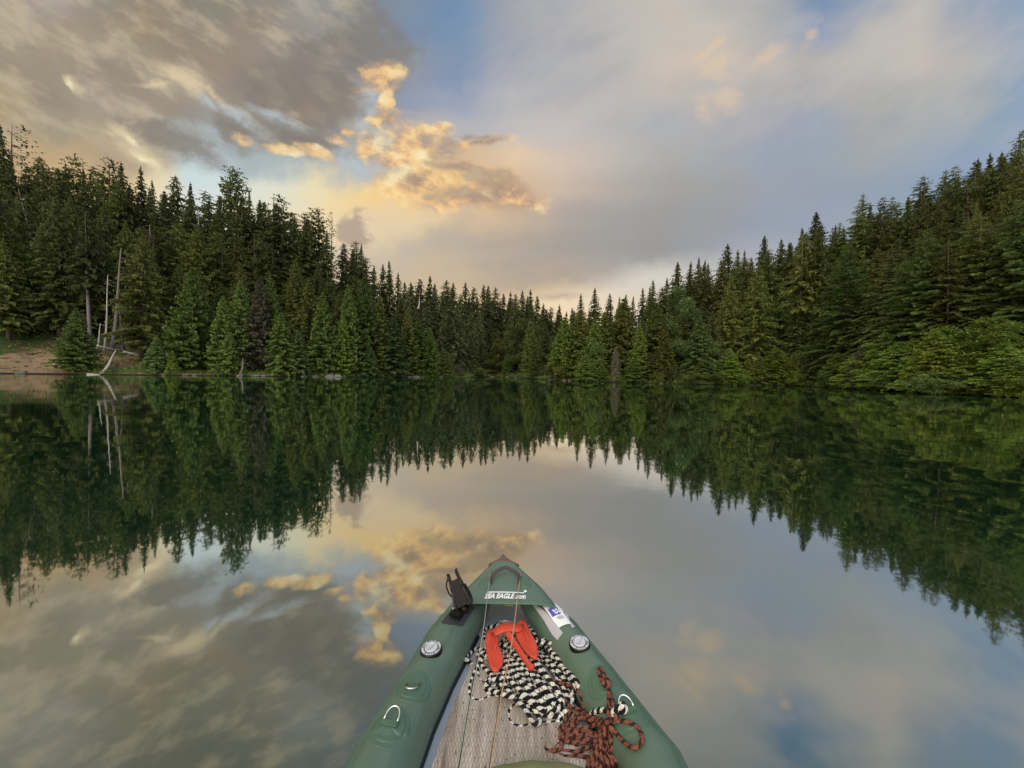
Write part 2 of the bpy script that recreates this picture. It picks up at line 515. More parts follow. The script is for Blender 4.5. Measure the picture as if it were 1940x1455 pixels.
def slope(u):
    px = px_of_u(u)
    D = float(np.interp(px, [a for a, b in depthPX], [b for a, b in depthPX]))
    H = float(np.interp(px, [a for a, b in treeH], [b for a, b in treeH]))
    Y = shore(u) + D
    ztop = at_y(px, skyline(px), Y).z
    return max(.03, (ztop - H) / D)
SLU = np.linspace(-3, 3, 121); SLV = np.array([slope(u) for u in SLU])
def terrain(x, y):
    if y < 2: return -2.0
    u = max(-3, min(3, x / y))
    o = y - shore(u)
    if o < 0: return max(-2.0, o * .35)
    s = float(np.interp(u, SLU, SLV))
    z = .35 * min(1, o / .8) + max(0, o - 1.0) * s * min(1.0, .35 + o / 18)
    z += .18 * math.sin(x * .7) * math.sin(y * .9 + x * .3) * min(1, o / 3)
    return z
def ground_mesh():
    us = np.concatenate([np.linspace(-3, -1.5, 14), np.linspace(-1.45, 1.45, 190), np.linspace(1.5, 3, 14)])
    offs = [-8, -4, -2, -.8, 0, .25, .6, 1, 1.6, 2.4, 3.4, 4.6, 6, 8, 10, 13, 16, 20, 25, 30, 36, 44, 55, 70, 90, 130, 200, 300]
    V = []; F = []
    for k, o in enumerate(offs):
        for u in us:
            Y = shore(u) + o + (rnd.uniform(-.12, .12) if 0 <= o < 3 else 0)
            Y = max(Y, 3)
            x = u * Y
            z = terrain(x, Y)
            if o > 90: z = terrain(u * (shore(u) + 90), shore(u) + 90) - (o - 90) * .05
            z += rnd.uniform(-.06, .06) if o > 0 else 0
            V.append((x, Y, z))
    n = len(us)
    for i in range(len(offs) - 1):
        for j in range(n - 1):
            a = i * n + j
            F.append((a, a + 1, a + n + 1, a + n))
    return mesh_np('forest_ground', V, np.array(F), smooth=True)
def mat_ground():
    m, N = new_mat('forest floor')
    pos = N.n('ShaderNodeNewGeometry').outputs['Position']
    n1 = N.noise(pos, 1.2, 6, .65); n2 = N.noise(pos, .22, 4, .6); n3 = N.noise(N.v('MULTIPLY', pos, (1, 1, 3)), 6, 4, .7)
    duff = N.ramp(n1, [(.3, (.02, .016, .009)), (.5, (.055, .04, .022)), (.7, (.09, .065, .035))])
    moss = N.ramp(n3, [(.3, (.012, .03, .008)), (.6, (.035, .07, .018)), (.8, (.07, .10, .03))])
    c = N.mix(N.rng(n2, .42, .58), duff, moss)
    # bare reddish bank near the left end of the lake
    x, y, z = N.sep(pos)
    soil = N.ramp(n3, [(.25, (.07, .045, .03)), (.5, (.21, .145, .092)), (.75, (.34, .26, .18))])
    mask = N.m('MULTIPLY', N.rng(x, -35.5, -38.0), N.rng(N.m('ADD', z, N.m('MULTIPLY', N.m('SUBTRACT', n2, .5), 5.0)), 3.4, 2.4))
    mask = N.m('MULTIPLY', mask, N.rng(N.noise(pos, .9, 4, .6), .38, .46))
    c = N.mix(mask, c, soil)
    c = N.mix(N.rng(z, .22, .08), c, (.022, .018, .014))      # wet mud at the waterline
    return finish(m, N, principled(N, c, .95, .1, normal=bump(N, n1, .8, .15)))
g = link('forest_ground', ground_mesh(), mat_ground())
tag(g, 'steep forested bank rising from the waterline', None, None, 'structure')

# ------------------------------------------------------------------ foliage materials
def mat_foliage(name, dark, light, var=.36, trans=.25, tipgain=1.0):
    m, N = new_mat(name)
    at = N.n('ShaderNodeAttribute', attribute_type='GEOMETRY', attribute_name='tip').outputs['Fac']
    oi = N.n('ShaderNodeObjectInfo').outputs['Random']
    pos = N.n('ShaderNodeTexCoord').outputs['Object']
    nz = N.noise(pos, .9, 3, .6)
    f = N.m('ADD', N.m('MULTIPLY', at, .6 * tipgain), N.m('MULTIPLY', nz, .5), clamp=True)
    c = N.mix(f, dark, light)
    hsv = N.n('ShaderNodeHueSaturation')
    N.put(hsv.inputs['Color'], c)
    N.put(hsv.inputs['Hue'], N.m('ADD', .5, N.m('MULTIPLY', N.m('SUBTRACT', oi, .5), .022)))
    N.put(hsv.inputs['Value'], N.m('ADD', 1.0, N.m('MULTIPLY', N.m('SUBTRACT', N.m('FRACT', N.m('MULTIPLY', oi, 7.31)), .5), var * 2)))
    hsv.inputs['Saturation'].default_value = 1.0
    p = principled(N, hsv.outputs[0], .65, .25)
    tr = N.n('ShaderNodeBsdfTranslucent')
    N.put(tr.inputs[0], hsv.outputs[0])
    mx = N.n('ShaderNodeMixShader'); mx.inputs[0].default_value = trans
    N.put(mx.inputs[1], p); N.put(mx.inputs[2], tr.outputs[0])
    return finish(m, N, mx.outputs[0])
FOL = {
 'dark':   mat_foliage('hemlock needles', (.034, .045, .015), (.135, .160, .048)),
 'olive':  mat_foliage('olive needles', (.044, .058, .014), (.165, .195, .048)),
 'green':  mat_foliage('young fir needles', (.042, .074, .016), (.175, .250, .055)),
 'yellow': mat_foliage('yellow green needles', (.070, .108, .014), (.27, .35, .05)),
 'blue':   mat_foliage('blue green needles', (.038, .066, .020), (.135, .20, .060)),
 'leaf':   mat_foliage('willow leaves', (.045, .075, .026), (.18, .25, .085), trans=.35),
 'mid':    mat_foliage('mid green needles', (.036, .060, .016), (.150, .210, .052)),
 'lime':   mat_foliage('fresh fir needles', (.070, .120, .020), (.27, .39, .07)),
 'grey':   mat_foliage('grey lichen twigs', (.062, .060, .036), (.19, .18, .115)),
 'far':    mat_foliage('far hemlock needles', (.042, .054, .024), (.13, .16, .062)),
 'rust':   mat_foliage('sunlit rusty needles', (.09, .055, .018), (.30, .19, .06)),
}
def mat_bark(name, a, b):
    m, N = new_mat(name)
    pos = N.n('ShaderNodeTexCoord').outputs['Object']
    nz = N.noise(N.v('MULTIPLY', pos, (6, 6, 1.2)), 1.5, 5, .7)
    c = N.ramp(nz, [(.3, a), (.7, b)])
    return finish(m, N, principled(N, c, .9, .15, normal=bump(N, nz, .6, .05)))
BARK = mat_bark('brown bark', (.035, .028, .02), (.13, .105, .08))
BARKP = mat_bark('pale dead wood', (.20, .18, .16), (.52, .49, .45))
BARKG = mat_bark('grey trunk bark', (.09, .08, .07), (.26, .235, .21))

# ------------------------------------------------------------------ tree prototypes
class Leaves:
    def __init__(s): s.V = []; s.T = []
    def quad(s, a, b, c, d, t): s.V += [a, b, c, d]; s.T += [t] * 4
    def mesh(s, name):
        V = np.array(s.V, dtype=np.float32)
        F = np.arange(len(V), dtype=np.int32).reshape(-1, 4)
        me = mesh_np(name, V, F)
        at = me.attributes.new('tip', 'FLOAT', 'POINT')
        at.data.foreach_set('value', np.array(s.T, dtype=np.float32))
        return me

def trunk_mesh(name, H, r0, bend=0.0, seed=0, lean=0.0, n=7, sticks=None):
    R = random.Random(seed)
    mb = MB()
    pts = []; rad = []
    K = 10
    for i in range(K + 1):
        t = i / K
        pts.append((bend * math.sin(t * 2.2) * H * .04 + lean * t * t, bend * math.cos(t * 1.7 + seed) * H * .015 - bend * math.cos(seed) * H * .015, t * H))
        rad.append(r0 * ((1 - t) ** .8 * .95 + .03) * (1.25 if i == 0 else 1))
    mb.tube(pts, rad, n)
    if sticks:
        for k in range(sticks[0]):
            t = R.uniform(sticks[1], sticks[2]); a = R.uniform(0, 2 * PI); L = R.uniform(.35, 1) * sticks[3] * (1.1 - t * .7)
            p = Vector((bend * math.sin(t * 2.2) * H * .04, 0, t * H))
            d = Vector((math.cos(a), math.sin(a), R.uniform(-.4, .25)))
            mb.tube([p, p + d * L * .5 + Vector((0, 0, .04 * L)), p + d * L + Vector((0, 0, -.15 * L))], [.035, .022, .008], 4, False)
    return mb.mesh(name, smooth=True)

def conifer(name, seed, H, R, hb, spacing, per, rise, droop, pw, leafw, tw, ragged=.2, gaps=0.0, hang=.6, topthin=0.0, twang=.9, upcurl=0.0, lay=1.0):
    """crown mesh: whorls of drooping boughs, each a flat spray of needle-covered twigs"""
    rn = random.Random(seed)
    L = Leaves()
    z = hb * H
    az = 0.0
    while z < H * .995:
        t = (z - hb * H) / (H - hb * H)
        prof = (1 - t) ** pw
        prof *= min(1.0, .55 + t * 5)              # shorter lowest boughs
        if topthin and t > 1 - topthin: prof *= .75
        for k in range(per):
            az += 2.399 + rn.uniform(-.35, .35)
            if rn.random() < gaps: continue
            ln = max(.16, R * prof * rn.uniform(1 - ragged, 1 + ragged * .6))
            zz = z + rn.uniform(-.5, .5) * spacing * lay
            ca, sa = math.cos(az), math.sin(az)
            rs = rise + rn.uniform(-.08, .08) + .35 * t
            dp = droop * rn.uniform(.7, 1.3)
            def P(s):
                return (ca * ln * s, sa * ln * s, zz + ln * (rs * s - dp * s * s + upcurl * s ** 3))
            m_ = max(3, int(ln / tw)); tpk = 1 - .55 * t ** 4
            for i in range(m_ + 1):
                s = .12 + .88 * (i + rn.uniform(-.3, .3)) / m_ if i else .1
                s = min(1.0, max(.05, s))
                p = P(s)
                tl = (.30 * ln * (1 - s) ** .7 + .22 + .12 * rn.random()) * .9 * tpk
                w = leafw * rn.uniform(.7, 1.3) * tpk
                for side in (-1, 1):
                    if rn.random() < .08: continue
                    a2 = az + side * twang * rn.uniform(.75, 1.2)
                    dx, dy = math.cos(a2), math.sin(a2)
                    dz = rn.uniform(-.32, .05) - dp * s * .5 + upcurl * .4
                    e = (p[0] + dx * tl, p[1] + dy * tl, p[2] + dz * tl)
                    qx, qy = -dy * w * .5, dx * w * .5
                    tw1 = rn.uniform(-.5, .5) * w
                    mid = (p[0] + dx * tl * .45, p[1] + dy * tl * .45, p[2] + dz * tl * .35 + .03)
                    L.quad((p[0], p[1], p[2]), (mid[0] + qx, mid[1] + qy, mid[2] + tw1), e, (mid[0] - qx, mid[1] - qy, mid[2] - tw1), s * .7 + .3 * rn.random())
                    if rn.random() < hang:       # small hanging spray gives the bough its depth
                        hz = -w * rn.uniform(1.2, 2.6)
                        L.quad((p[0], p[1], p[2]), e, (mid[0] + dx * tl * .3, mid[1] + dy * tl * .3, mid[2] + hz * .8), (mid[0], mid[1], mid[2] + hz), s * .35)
            p = P(.82); e = P(1.04)
            w = leafw * .6
            L.quad((p[0] - sa * w, p[1] + ca * w, p[2]), (p[0] + sa * w, p[1] - ca * w, p[2]), (e[0] + sa * w * .2, e[1] - ca * w * .2, e[2]), (e[0] - sa * w * .2, e[1] + ca * w * .2, e[2]), 1.0)
        z += spacing * rn.uniform(.75, 1.25) * (1 - .45 * t)
    # leader
    sp = H * .035
    for k in range(5):
        a = k * 1.3; w = leafw * .30
        L.quad((0, 0, H - sp), (math.cos(a) * w, math.sin(a) * w, H - sp * .4), (0, 0, H + sp * .45), (-math.cos(a) * w, -math.sin(a) * w, H - sp * .4), .9)
    return L.mesh(name)

def leafy(name, seed, H, R, n, leaf, base=.1, squash=.5, flat=False):
    """broad-leaved shrub or tree crown: leaf clumps on several spreading stems"""
    rn = random.Random(seed)
    L = Leaves()
    clumps = []
    for k in range(26):
        h = rn.uniform(base, 1) ** .8
        r = R * math.sqrt(max(0, 1 - (max(0, h - .38) / .64) ** 2)) * (rn.random() ** .45)
        a = rn.uniform(0, 2 * PI)
        clumps.append((math.cos(a) * r, math.sin(a) * r, h * H * .93, rn.uniform(.20, .38) * R))
    for i in range(n):
        cx, cy, cz, cr = rn.choice(clumps)
        v = Vector((rn.gauss(0, 1), rn.gauss(0, 1), rn.gauss(0, 1) * .8)).normalized() * cr * rn.uniform(.55, 1.08)
        p = Vector((cx, cy, cz)) + v
        if p.z < .05: p.z = rn.uniform(.05, .4)
        d = Vector((rn.gauss(0, 1) + v.x / cr, rn.gauss(0, 1) + v.y / cr, rn.gauss(-.1, .6))).normalized()
        s = d.cross(Vector((rn.gauss(0, .5), rn.gauss(0, .5), 1))).normalized()
        l = leaf * rn.uniform(.7, 1.4); w = l * .42
        m_ = p + d * l * .5
        L.quad(tuple(p), tuple(m_ + s * w * .5), tuple(p + d * l), tuple(m_ - s * w * .5), min(1, max(0, (v.z / cr * .4 + .5))) * rn.uniform(.5, 1))
    return L.mesh(name)

PROTO = {}
def proto(key, crown, H, R, trunk, fol, bark):
    PROTO[key] = dict(crown=crown, H=H, R=R, trunk=trunk, fol=FOL[fol] if fol else None, bark=bark)
#            name seed H R hb spacing per rise droop pw leafw tw
proto('hemA', conifer('crown', 11, 28, 5.4, .10, .72, 7, .10, .42, .78, .30, .36, ragged=.45, lay=.4), 28, 4.6, trunk_mesh('trunk', 28, .42), 'dark', BARK)
proto('hemB', conifer('crown', 12, 28, 4.8, .06, .68, 7, .05, .50, .70, .28, .36, ragged=.5, gaps=.08, lay=.4), 28, 4.0, trunk_mesh('trunk', 28, .40, .5), 'dark', BARK)
proto('hemC', conifer('crown', 13, 27, 5.8, .12, .85, 8, .12, .34, .80, .32, .38, ragged=.5, gaps=.10, lay=.3), 27, 5.2, trunk_mesh('trunk', 27, .45), 'olive', BARK)
proto('spire', conifer('crown', 14, 28, 4.8, .05, .60, 6, .02, .45, .92, .24, .34, ragged=.45, gaps=.12), 28, 3.0, trunk_mesh('trunk', 28, .36), 'dark', BARK)
proto('rag', conifer('crown', 15, 27, 4.6, .16, .80, 6, .16, .22, .45, .30, .42, ragged=.6, gaps=.25, hang=.35), 27, 3.9, trunk_mesh('trunk', 27, .40, 1.0, sticks=(40, .12, .95, 2.0)), 'dark', BARK)
proto('bare', conifer('crown', 16, 28, 4.2, .40, .70, 6, .08, .40, .60, .30, .38, ragged=.4, gaps=.08), 28, 4.2, trunk_mesh('trunk', 28, .38, .4, sticks=(30, .12, .45, 1.6)), 'olive', BARKG)
proto('tuft', conifer('crown', 17, 26, 3.4, .30, .60, 5, .15, .25, .20, .30, .40, ragged=.5, gaps=.15, hang=.5), 26, 2.6, trunk_mesh('trunk', 26, .34, .6, sticks=(24, .1, .4, 1.2)), 'dark', BARK)
proto('skel', conifer('crown', 18, 26, 3.2, .45, 1.1, 4, .28, .10, .55, .22, .50, ragged=.6, gaps=.35, hang=.15), 26, 3.2, trunk_mesh('trunk', 26, .30, 1.2, sticks=(60, .3, .98, 2.4)), 'dark', BARK)
proto('round', conifer('crown', 51, 27, 5.0, .10, .72, 7, .08, .46, .50, .30, .37, ragged=.55, gaps=.12, lay=.5), 27, 5.0, trunk_mesh('trunk', 27, .42, .8), 'dark', BARK)
proto('broken', conifer('crown', 52, 26, 4.4, .14, .80, 6, .12, .38, .32, .30, .38, ragged=.65, gaps=.2, lay=.6), 26, 4.4, trunk_mesh('trunk', 26, .40, 1.3, sticks=(26, .1, .9, 2.2)), 'olive', BARK)
proto('firA', conifer('crown', 21, 13, 2.9, .015, .32, 6, .22, .30, .86, .15, .21, ragged=.22, upcurl=.12), 13, 2.9, trunk_mesh('trunk', 13, .16), 'green', BARK)
proto('firB', conifer('crown', 22, 13, 2.3, .015, .34, 6, .20, .30, .80, .15, .21, ragged=.3, upcurl=.10), 13, 2.3, trunk_mesh('trunk', 13, .15), 'green', BARK)
proto('firC', conifer('crown', 23, 12, 3.2, .01, .36, 6, .16, .36, .72, .16, .22, ragged=.34, gaps=.06), 12, 3.2, trunk_mesh('trunk', 12, .17), 'blue', BARK)
proto('small', conifer('crown', 24, 5, 1.9, .01, .19, 7, .20, .34, .80, .10, .15, ragged=.3, upcurl=.08), 5, 1.9, trunk_mesh('trunk', 5, .08), 'green', BARK)
proto('bushfir', conifer('crown', 25, 6, 2.7, .0, .27, 8, .24, .34, .78, .075, .11, ragged=.5, lay=.5, upcurl=.05), 6, 3.0, trunk_mesh('trunk', 6, .09), 'green', BARK)
proto('nearH', conifer('crown', 26, 22, 5.6, .05, .74, 9, .10, .30, .74, .115, .165, ragged=.55, gaps=.14, hang=.6, lay=.6), 22, 5.0, trunk_mesh('trunk', 22, .34), 'olive', BARK)
proto('nearH2', conifer('crown', 27, 22, 5.0, .08, .68, 9, .06, .36, .68, .11, .165, ragged=.6, gaps=.16, hang=.6, lay=.7), 22, 4.4, trunk_mesh('trunk', 22, .32, .5), 'olive', BARK)
proto('leafT', leafy('crown', 31, 12, 3.0, 11000, .34, .12), 12, 3.0, trunk_mesh('trunk', 10, .14, .5), 'leaf', BARK)
proto('shrub', leafy('crown', 32, 3.2, 1.9, 6000, .17, .02), 3.2, 1.9, trunk_mesh('trunk', 2.6, .05, .8), 'leaf', BARK)
proto('shrubB', leafy('crown', 33, 3.2, 1.9, 5000, .18, .02), 3.2, 1.9, trunk_mesh('trunk', 2.6, .05, .8), 'leaf', BARK)
proto('deadF', conifer('crown', 35, 7, 1.7, .04, .20, 6, .10, .45, .70, .045, .22, ragged=.5, gaps=.1, hang=.9), 7, 1.7, trunk_mesh('trunk', 7, .09, .3, sticks=(40, .05, .9, 1.2)), 'grey', BARKG)
proto('far', conifer('crown', 41, 22, 4.6, .04, .85, 7, .05, .45, .80, .34, .52, ragged=.4, gaps=.06), 22, 3.6, trunk_mesh('trunk', 22, .30), 'far', BARK)
proto('farC', conifer('crown', 43, 22, 4.4, .04, .85, 7, .05, .48, .52, .33, .50, ragged=.55, gaps=.1), 22, 4.4, trunk_mesh('trunk', 22, .30), 'far', BARK)
proto('farB', conifer('crown', 42, 22, 3.8, .04, .80, 7, .03, .42, .90, .32, .52, ragged=.45, gaps=.1), 22, 2.7, trunk_mesh('trunk', 22, .28), 'far', BARK)

NAMES = {'round': 'hemlock_tree', 'broken': 'hemlock_tree', 'farC': 'conifer_tree', 'hemA': 'hemlock_tree', 'hemB': 'hemlock_tree', 'hemC': 'hemlock_tree', 'spire': 'spruce_tree', 'rag': 'hemlock_tree', 'bare': 'pine_tree', 'tuft': 'pine_tree', 'skel': 'pine_tree',
         'firA': 'fir_tree', 'firB': 'fir_tree', 'firC': 'fir_tree', 'small': 'fir_sapling', 'bushfir': 'fir_tree', 'nearH': 'hemlock_tree', 'nearH2': 'hemlock_tree', 'leafT': 'alder_tree',
         'shrub': 'willow_bush', 'shrubB': 'willow_bush', 'deadF': 'dead_tree', 'far': 'conifer_tree', 'farB': 'conifer_tree'}
NTREE = [0]
def tree(key, px, ytop, off, label, cat='tree', group=None, fol=None, wid=1.0, base_off=None, rot=None, lean=0.0, H=None):
    """stand a tree `off` metres behind the waterline in the direction of column px; its height brings the tip to row ytop"""
    P = PROTO[key]
    d = ray(px, 640); u = d.x / d.y
    Y = shore(u) + off
    for _ in range(3):
        top = at_y(px, ytop, Y)
        u = top.x / top.y
        Y = shore(u) + off
    top = at_y(px, ytop, Y)
    zb = terrain(top.x, Y) - .1
    h = H or max(1.2, top.z - zb)
    sc = h / P['H']
    wsc = (sc ** .6) * wid
    o = bpy.data.objects.new(NAMES[key], None)
    COL.objects.link(o)
    o.location = (top.x, Y, zb)
    o.rotation_euler = (rnd.uniform(-.03, .03), lean + rnd.uniform(-.03, .03), rnd.uniform(0, 6.28) if rot is None else rot)
    o.scale = (wsc, wsc, sc)
    tag(o, label, cat, group)
    t = bpy.data.objects.new('trunk', P['trunk']); COL.objects.link(t); t.parent = o
    if not P['trunk'].materials: P['trunk'].materials.append(P['bark'])
    if P['crown'] is not None:
        c = bpy.data.objects.new('crown', P['crown']); COL.objects.link(c); c.parent = o
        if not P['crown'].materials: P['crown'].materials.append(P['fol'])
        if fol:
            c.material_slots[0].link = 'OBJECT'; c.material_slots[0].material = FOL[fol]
    NTREE[0] += 1
    return o
#TREES

ORD = ['first', 'second', 'third', 'fourth', 'fifth', 'sixth', 'seventh', 'eighth', 'ninth', 'tenth', 'eleventh', 'twelfth', 'thirteenth', 'fourteenth', 'fifteenth', 'sixteenth', 'seventeenth',
       'eighteenth', 'nineteenth', 'twentieth', 'twenty-first', 'twenty-second', 'twenty-third', 'twenty-fourth', 'twenty-fifth', 'twenty-sixth', 'twenty-seventh', 'twenty-eighth', 'twenty-ninth', 'thirtieth']
LOOK = {'round': 'round-topped dark hemlock', 'broken': 'uneven olive hemlock', 'farC': 'blunt-topped distant conifer', 'hemA': 'broad dark hemlock', 'hemB': 'dark drooping hemlock', 'hemC': 'wide olive hemlock', 'spire': 'slim pointed spruce', 'rag': 'ragged broken-topped hemlock', 'tuft': 'narrow tufted pine',
        'skel': 'thin see-through pine', 'nearH': 'broad layered hemlock', 'nearH2': 'layered drooping hemlock', 'far': 'dark distant conifer', 'farB': 'slim distant conifer', 'bare': 'olive pine with bare trunk'}
def D(tab, px): return float(np.interp(px, [a for a, b in tab], [b for a, b in tab]))

# ---- trees that make the skyline, left hill (px, tip row, kind, width)
SL = [(-62, 250, 'hemB', 1), (-28, 268, 'hemA', 1), (8, 240, 'hemB', .8), (40, 235, 'skel', 1.0), (78, 300, 'round', .9), (112, 306, 'hemB', .9), (138, 295, 'rag', 1.1), (172, 318, 'broken', .9), (205, 300, 'rag', 1.1),
      (237, 310, 'spire', 1.1), (272, 315, 'spire', 1), (297, 343, 'spire', .8), (330, 333, 'round', .8), (365, 347, 'spire', 1), (388, 362, 'broken', .8), (414, 374, 'spire', .8), (441, 316, 'tuft', 1.0),
      (472, 362, 'spire', .9), (497, 380, 'round', .8), (531, 367, 'rag', 1.15), (558, 402, 'round', .8), (576, 402, 'tuft', .8), (600, 397, 'tuft', .9), (628, 400, 'skel', .8), (655, 462, 'round', .8), (671, 458, 'tuft', .7),
      (689, 462, 'spire', .8), (706, 503, 'far', .9), (726, 500, 'far', .9), (742, 494, 'farB', .9), (757, 517, 'far', .8)]
iL = [i for i, s in enumerate(SL) if s[0] == 441][0]
for i, (px, y, k, w) in enumerate(SL):
    if i == iL: lab = 'tallest narrow tufted pine spiking above the left skyline'
    elif i < iL: lab = '%s, %s skyline tree left of the tall tufted pine' % (LOOK[k], ORD[iL - i - 1])
    else: lab = '%s, %s skyline tree right of the tall tufted pine' % (LOOK[k], ORD[i - iL - 1])
    tree(k, px, y, D(depthPX, px) + rnd.uniform(-3, 3), lab, group='skyline trees of the left hill', wid=w * 1.12)
# ---- skyline of the valley
SV = [(775, 535), (795, 529), (810, 522), (823, 538), (845, 532), (862, 535), (880, 536), (897, 546), (916, 539), (928, 541), (942, 546), (954, 556), (966, 552), (978, 558), (990, 551), (999, 560), (1007, 548), (1021, 561),
      (1031, 575), (1043, 582), (1057, 578), (1070, 590), (1081, 583)]
for i, (px, y) in enumerate(SV):
    k = 'farB' if px in (810, 966, 1007, 1070, 1081) else ('far', 'farC', 'far')[i % 3]
    tree(k, px, y, D(depthPX, px) + rnd.uniform(-4, 4), '%s, %s from the left along the valley skyline' % (LOOK[k], ORD[i]), group='skyline trees of the valley', wid=1.2 if px < 1025 else 1.0)
# ---- skyline, right hill
SR = [(1102, 556, 'spire', 1), (1129, 545, 'spire', 1.2), (1153, 556, 'hemB', .8), (1173, 562, 'spire', .8), (1186, 558, 'hemB', .8), (1197, 560, 'spire', .8), (1219, 545, 'spire', 1), (1228, 540, 'spire', .8),
      (1239, 530, 'spire', 1), (1260, 527, 'spire', 1), (1283, 496, 'hemA', .9), (1307, 497, 'spire', 1.1), (1324, 489, 'spire', .9), (1334, 491, 'spire', .8), (1344, 497, 'spire', .9), (1373, 463, 'hemB', 1),
      (1401, 472, 'spire', 1), (1410, 475, 'spire', .8), (1423, 487, 'hemB', .8), (1450, 448, 'hemA', .9), (1482, 453, 'hemC', .8), (1496, 458, 'spire', .9), (1525, 431, 'spire', 1.1), (1552, 402, 'hemA', 1),
      (1586, 425, 'spire', .8), (1600, 428, 'spire', .9), (1637, 368, 'nearH', .9), (1653, 386, 'spire', .9), (1668, 373, 'nearH2', .8), (1690, 374, 'nearH', .8), (1745, 334, 'nearH2', 1), (1760, 352, 'hemB', .9),
      (1789, 323, 'nearH', .9), (1806, 315, 'nearH2', .8), (1840, 308, 'nearH', .9), (1853, 299, 'spire', 1.0), (1871, 293, 'spire', .9), (1892, 292, 'spire', 1.3), (1910, 304, 'nearH', .9), (1940, 248, 'nearH2', 1), (1985, 240, 'nearH', 1)]
iR = [i for i, s in enumerate(SR) if s[0] == 1552][0]
for i, (px, y, k, w) in enumerate(SR):
    fol = None
    if px in (1853, 1892): fol = 'rust'
    if fol: lab = ('narrower' if px == 1853 else 'wider') + ' orange-lit treetop catching low sun near the right end of the skyline'
    elif i == iR: lab = 'tall broad dark hemlock standing above the middle of the right slope'
    elif i < iR: lab = '%s, %s skyline tree left of the tall right-slope hemlock' % (LOOK[k], ORD[iR - i - 1])
    else: lab = '%s, %s skyline tree right of the tall right-slope hemlock' % (LOOK[k], ORD[i - iR - 1])
    tree(k, px, y, D(depthPX, px) + rnd.uniform(-2, 2), lab, group='skyline trees of the right slope', wid=w * 1.15, fol=fol if not fol else None)

# ---- rows of trees filling the slopes below the skyline
def row(x0, x1, step, offk, drop, kinds, label, group, fols=(None,), w=(.85, 1.1)):
    px = x0
    while px < x1:
        k = rnd.choice(kinds)
        q = px + rnd.uniform(-.3, .3) * step
        y = skyline(q) + drop(q) * rnd.uniform(.8, 1.25)
        off = D(depthPX, q) * offk + rnd.uniform(-1.2, 1.2)
        tree(k, q, y, off, label, group=group, wid=rnd.uniform(*w), fol=rnd.choice(fols))
        px += step * rnd.uniform(.85, 1.15)
row(-110, 720, 33, .78, lambda q: 19, ['hemA', 'hemB', 'hemC', 'round', 'broken', 'spire'], 'dark hemlock in the row just below the left skyline', 'upper row of the left hill', w=(1.0, 1.3))
row(-100, 730, 37, .56, lambda q: 84, ['hemA', 'hemC', 'round', 'broken', 'rag'], 'tall hemlock halfway up the left hill', 'middle row of the left hill', (None, None, 'olive'))
row(-90, 700, 43, .33, lambda q: 150 - max(0, q - 450) * .2, ['hemC', 'hemB', 'bare', 'hemA'], 'big hemlock low on the left hill behind the shore firs', 'lower row of the left hill', (None, 'olive'))
row(765, 1085, 15, .80, lambda q: 8, ['far', 'farB', 'farC'], 'distant conifer just below the valley skyline', 'upper row of the valley', w=(1.1, 1.4))
row(770, 1070, 21, .50, lambda q: 40, ['far', 'farC', 'farC'], 'dark conifer in the middle of the valley side', 'middle row of the valley', w=(.9, 1.2))
row(845, 1000, 24, .24, lambda q: 74, ['far', 'far'], 'dark conifer low in the valley behind the shore', 'lower row of the valley', w=(1.0, 1.3))
row(1095, 1960, 31, .76, lambda q: 17, ['hemA', 'round', 'nearH', 'nearH2', 'broken'], 'dark hemlock in the row just below the right skyline', 'upper row of the right slope', (None, 'olive', 'dark', 'mid'), w=(.75, 1.0))
row(1120, 1980, 38, .48, lambda q: 74, ['hemC', 'nearH', 'nearH2', 'round'], 'layered hemlock halfway down the right slope', 'middle row of the right slope', (None, 'olive', 'mid', 'dark'), w=(.7, .95))
row(1350, 2000, 46, .24, lambda q: 130, ['nearH', 'nearH2'], 'layered hemlock low on the right slope behind the shore bushes', 'lower row of the right slope', (None, 'mid', 'mid'), w=(.7, .95))

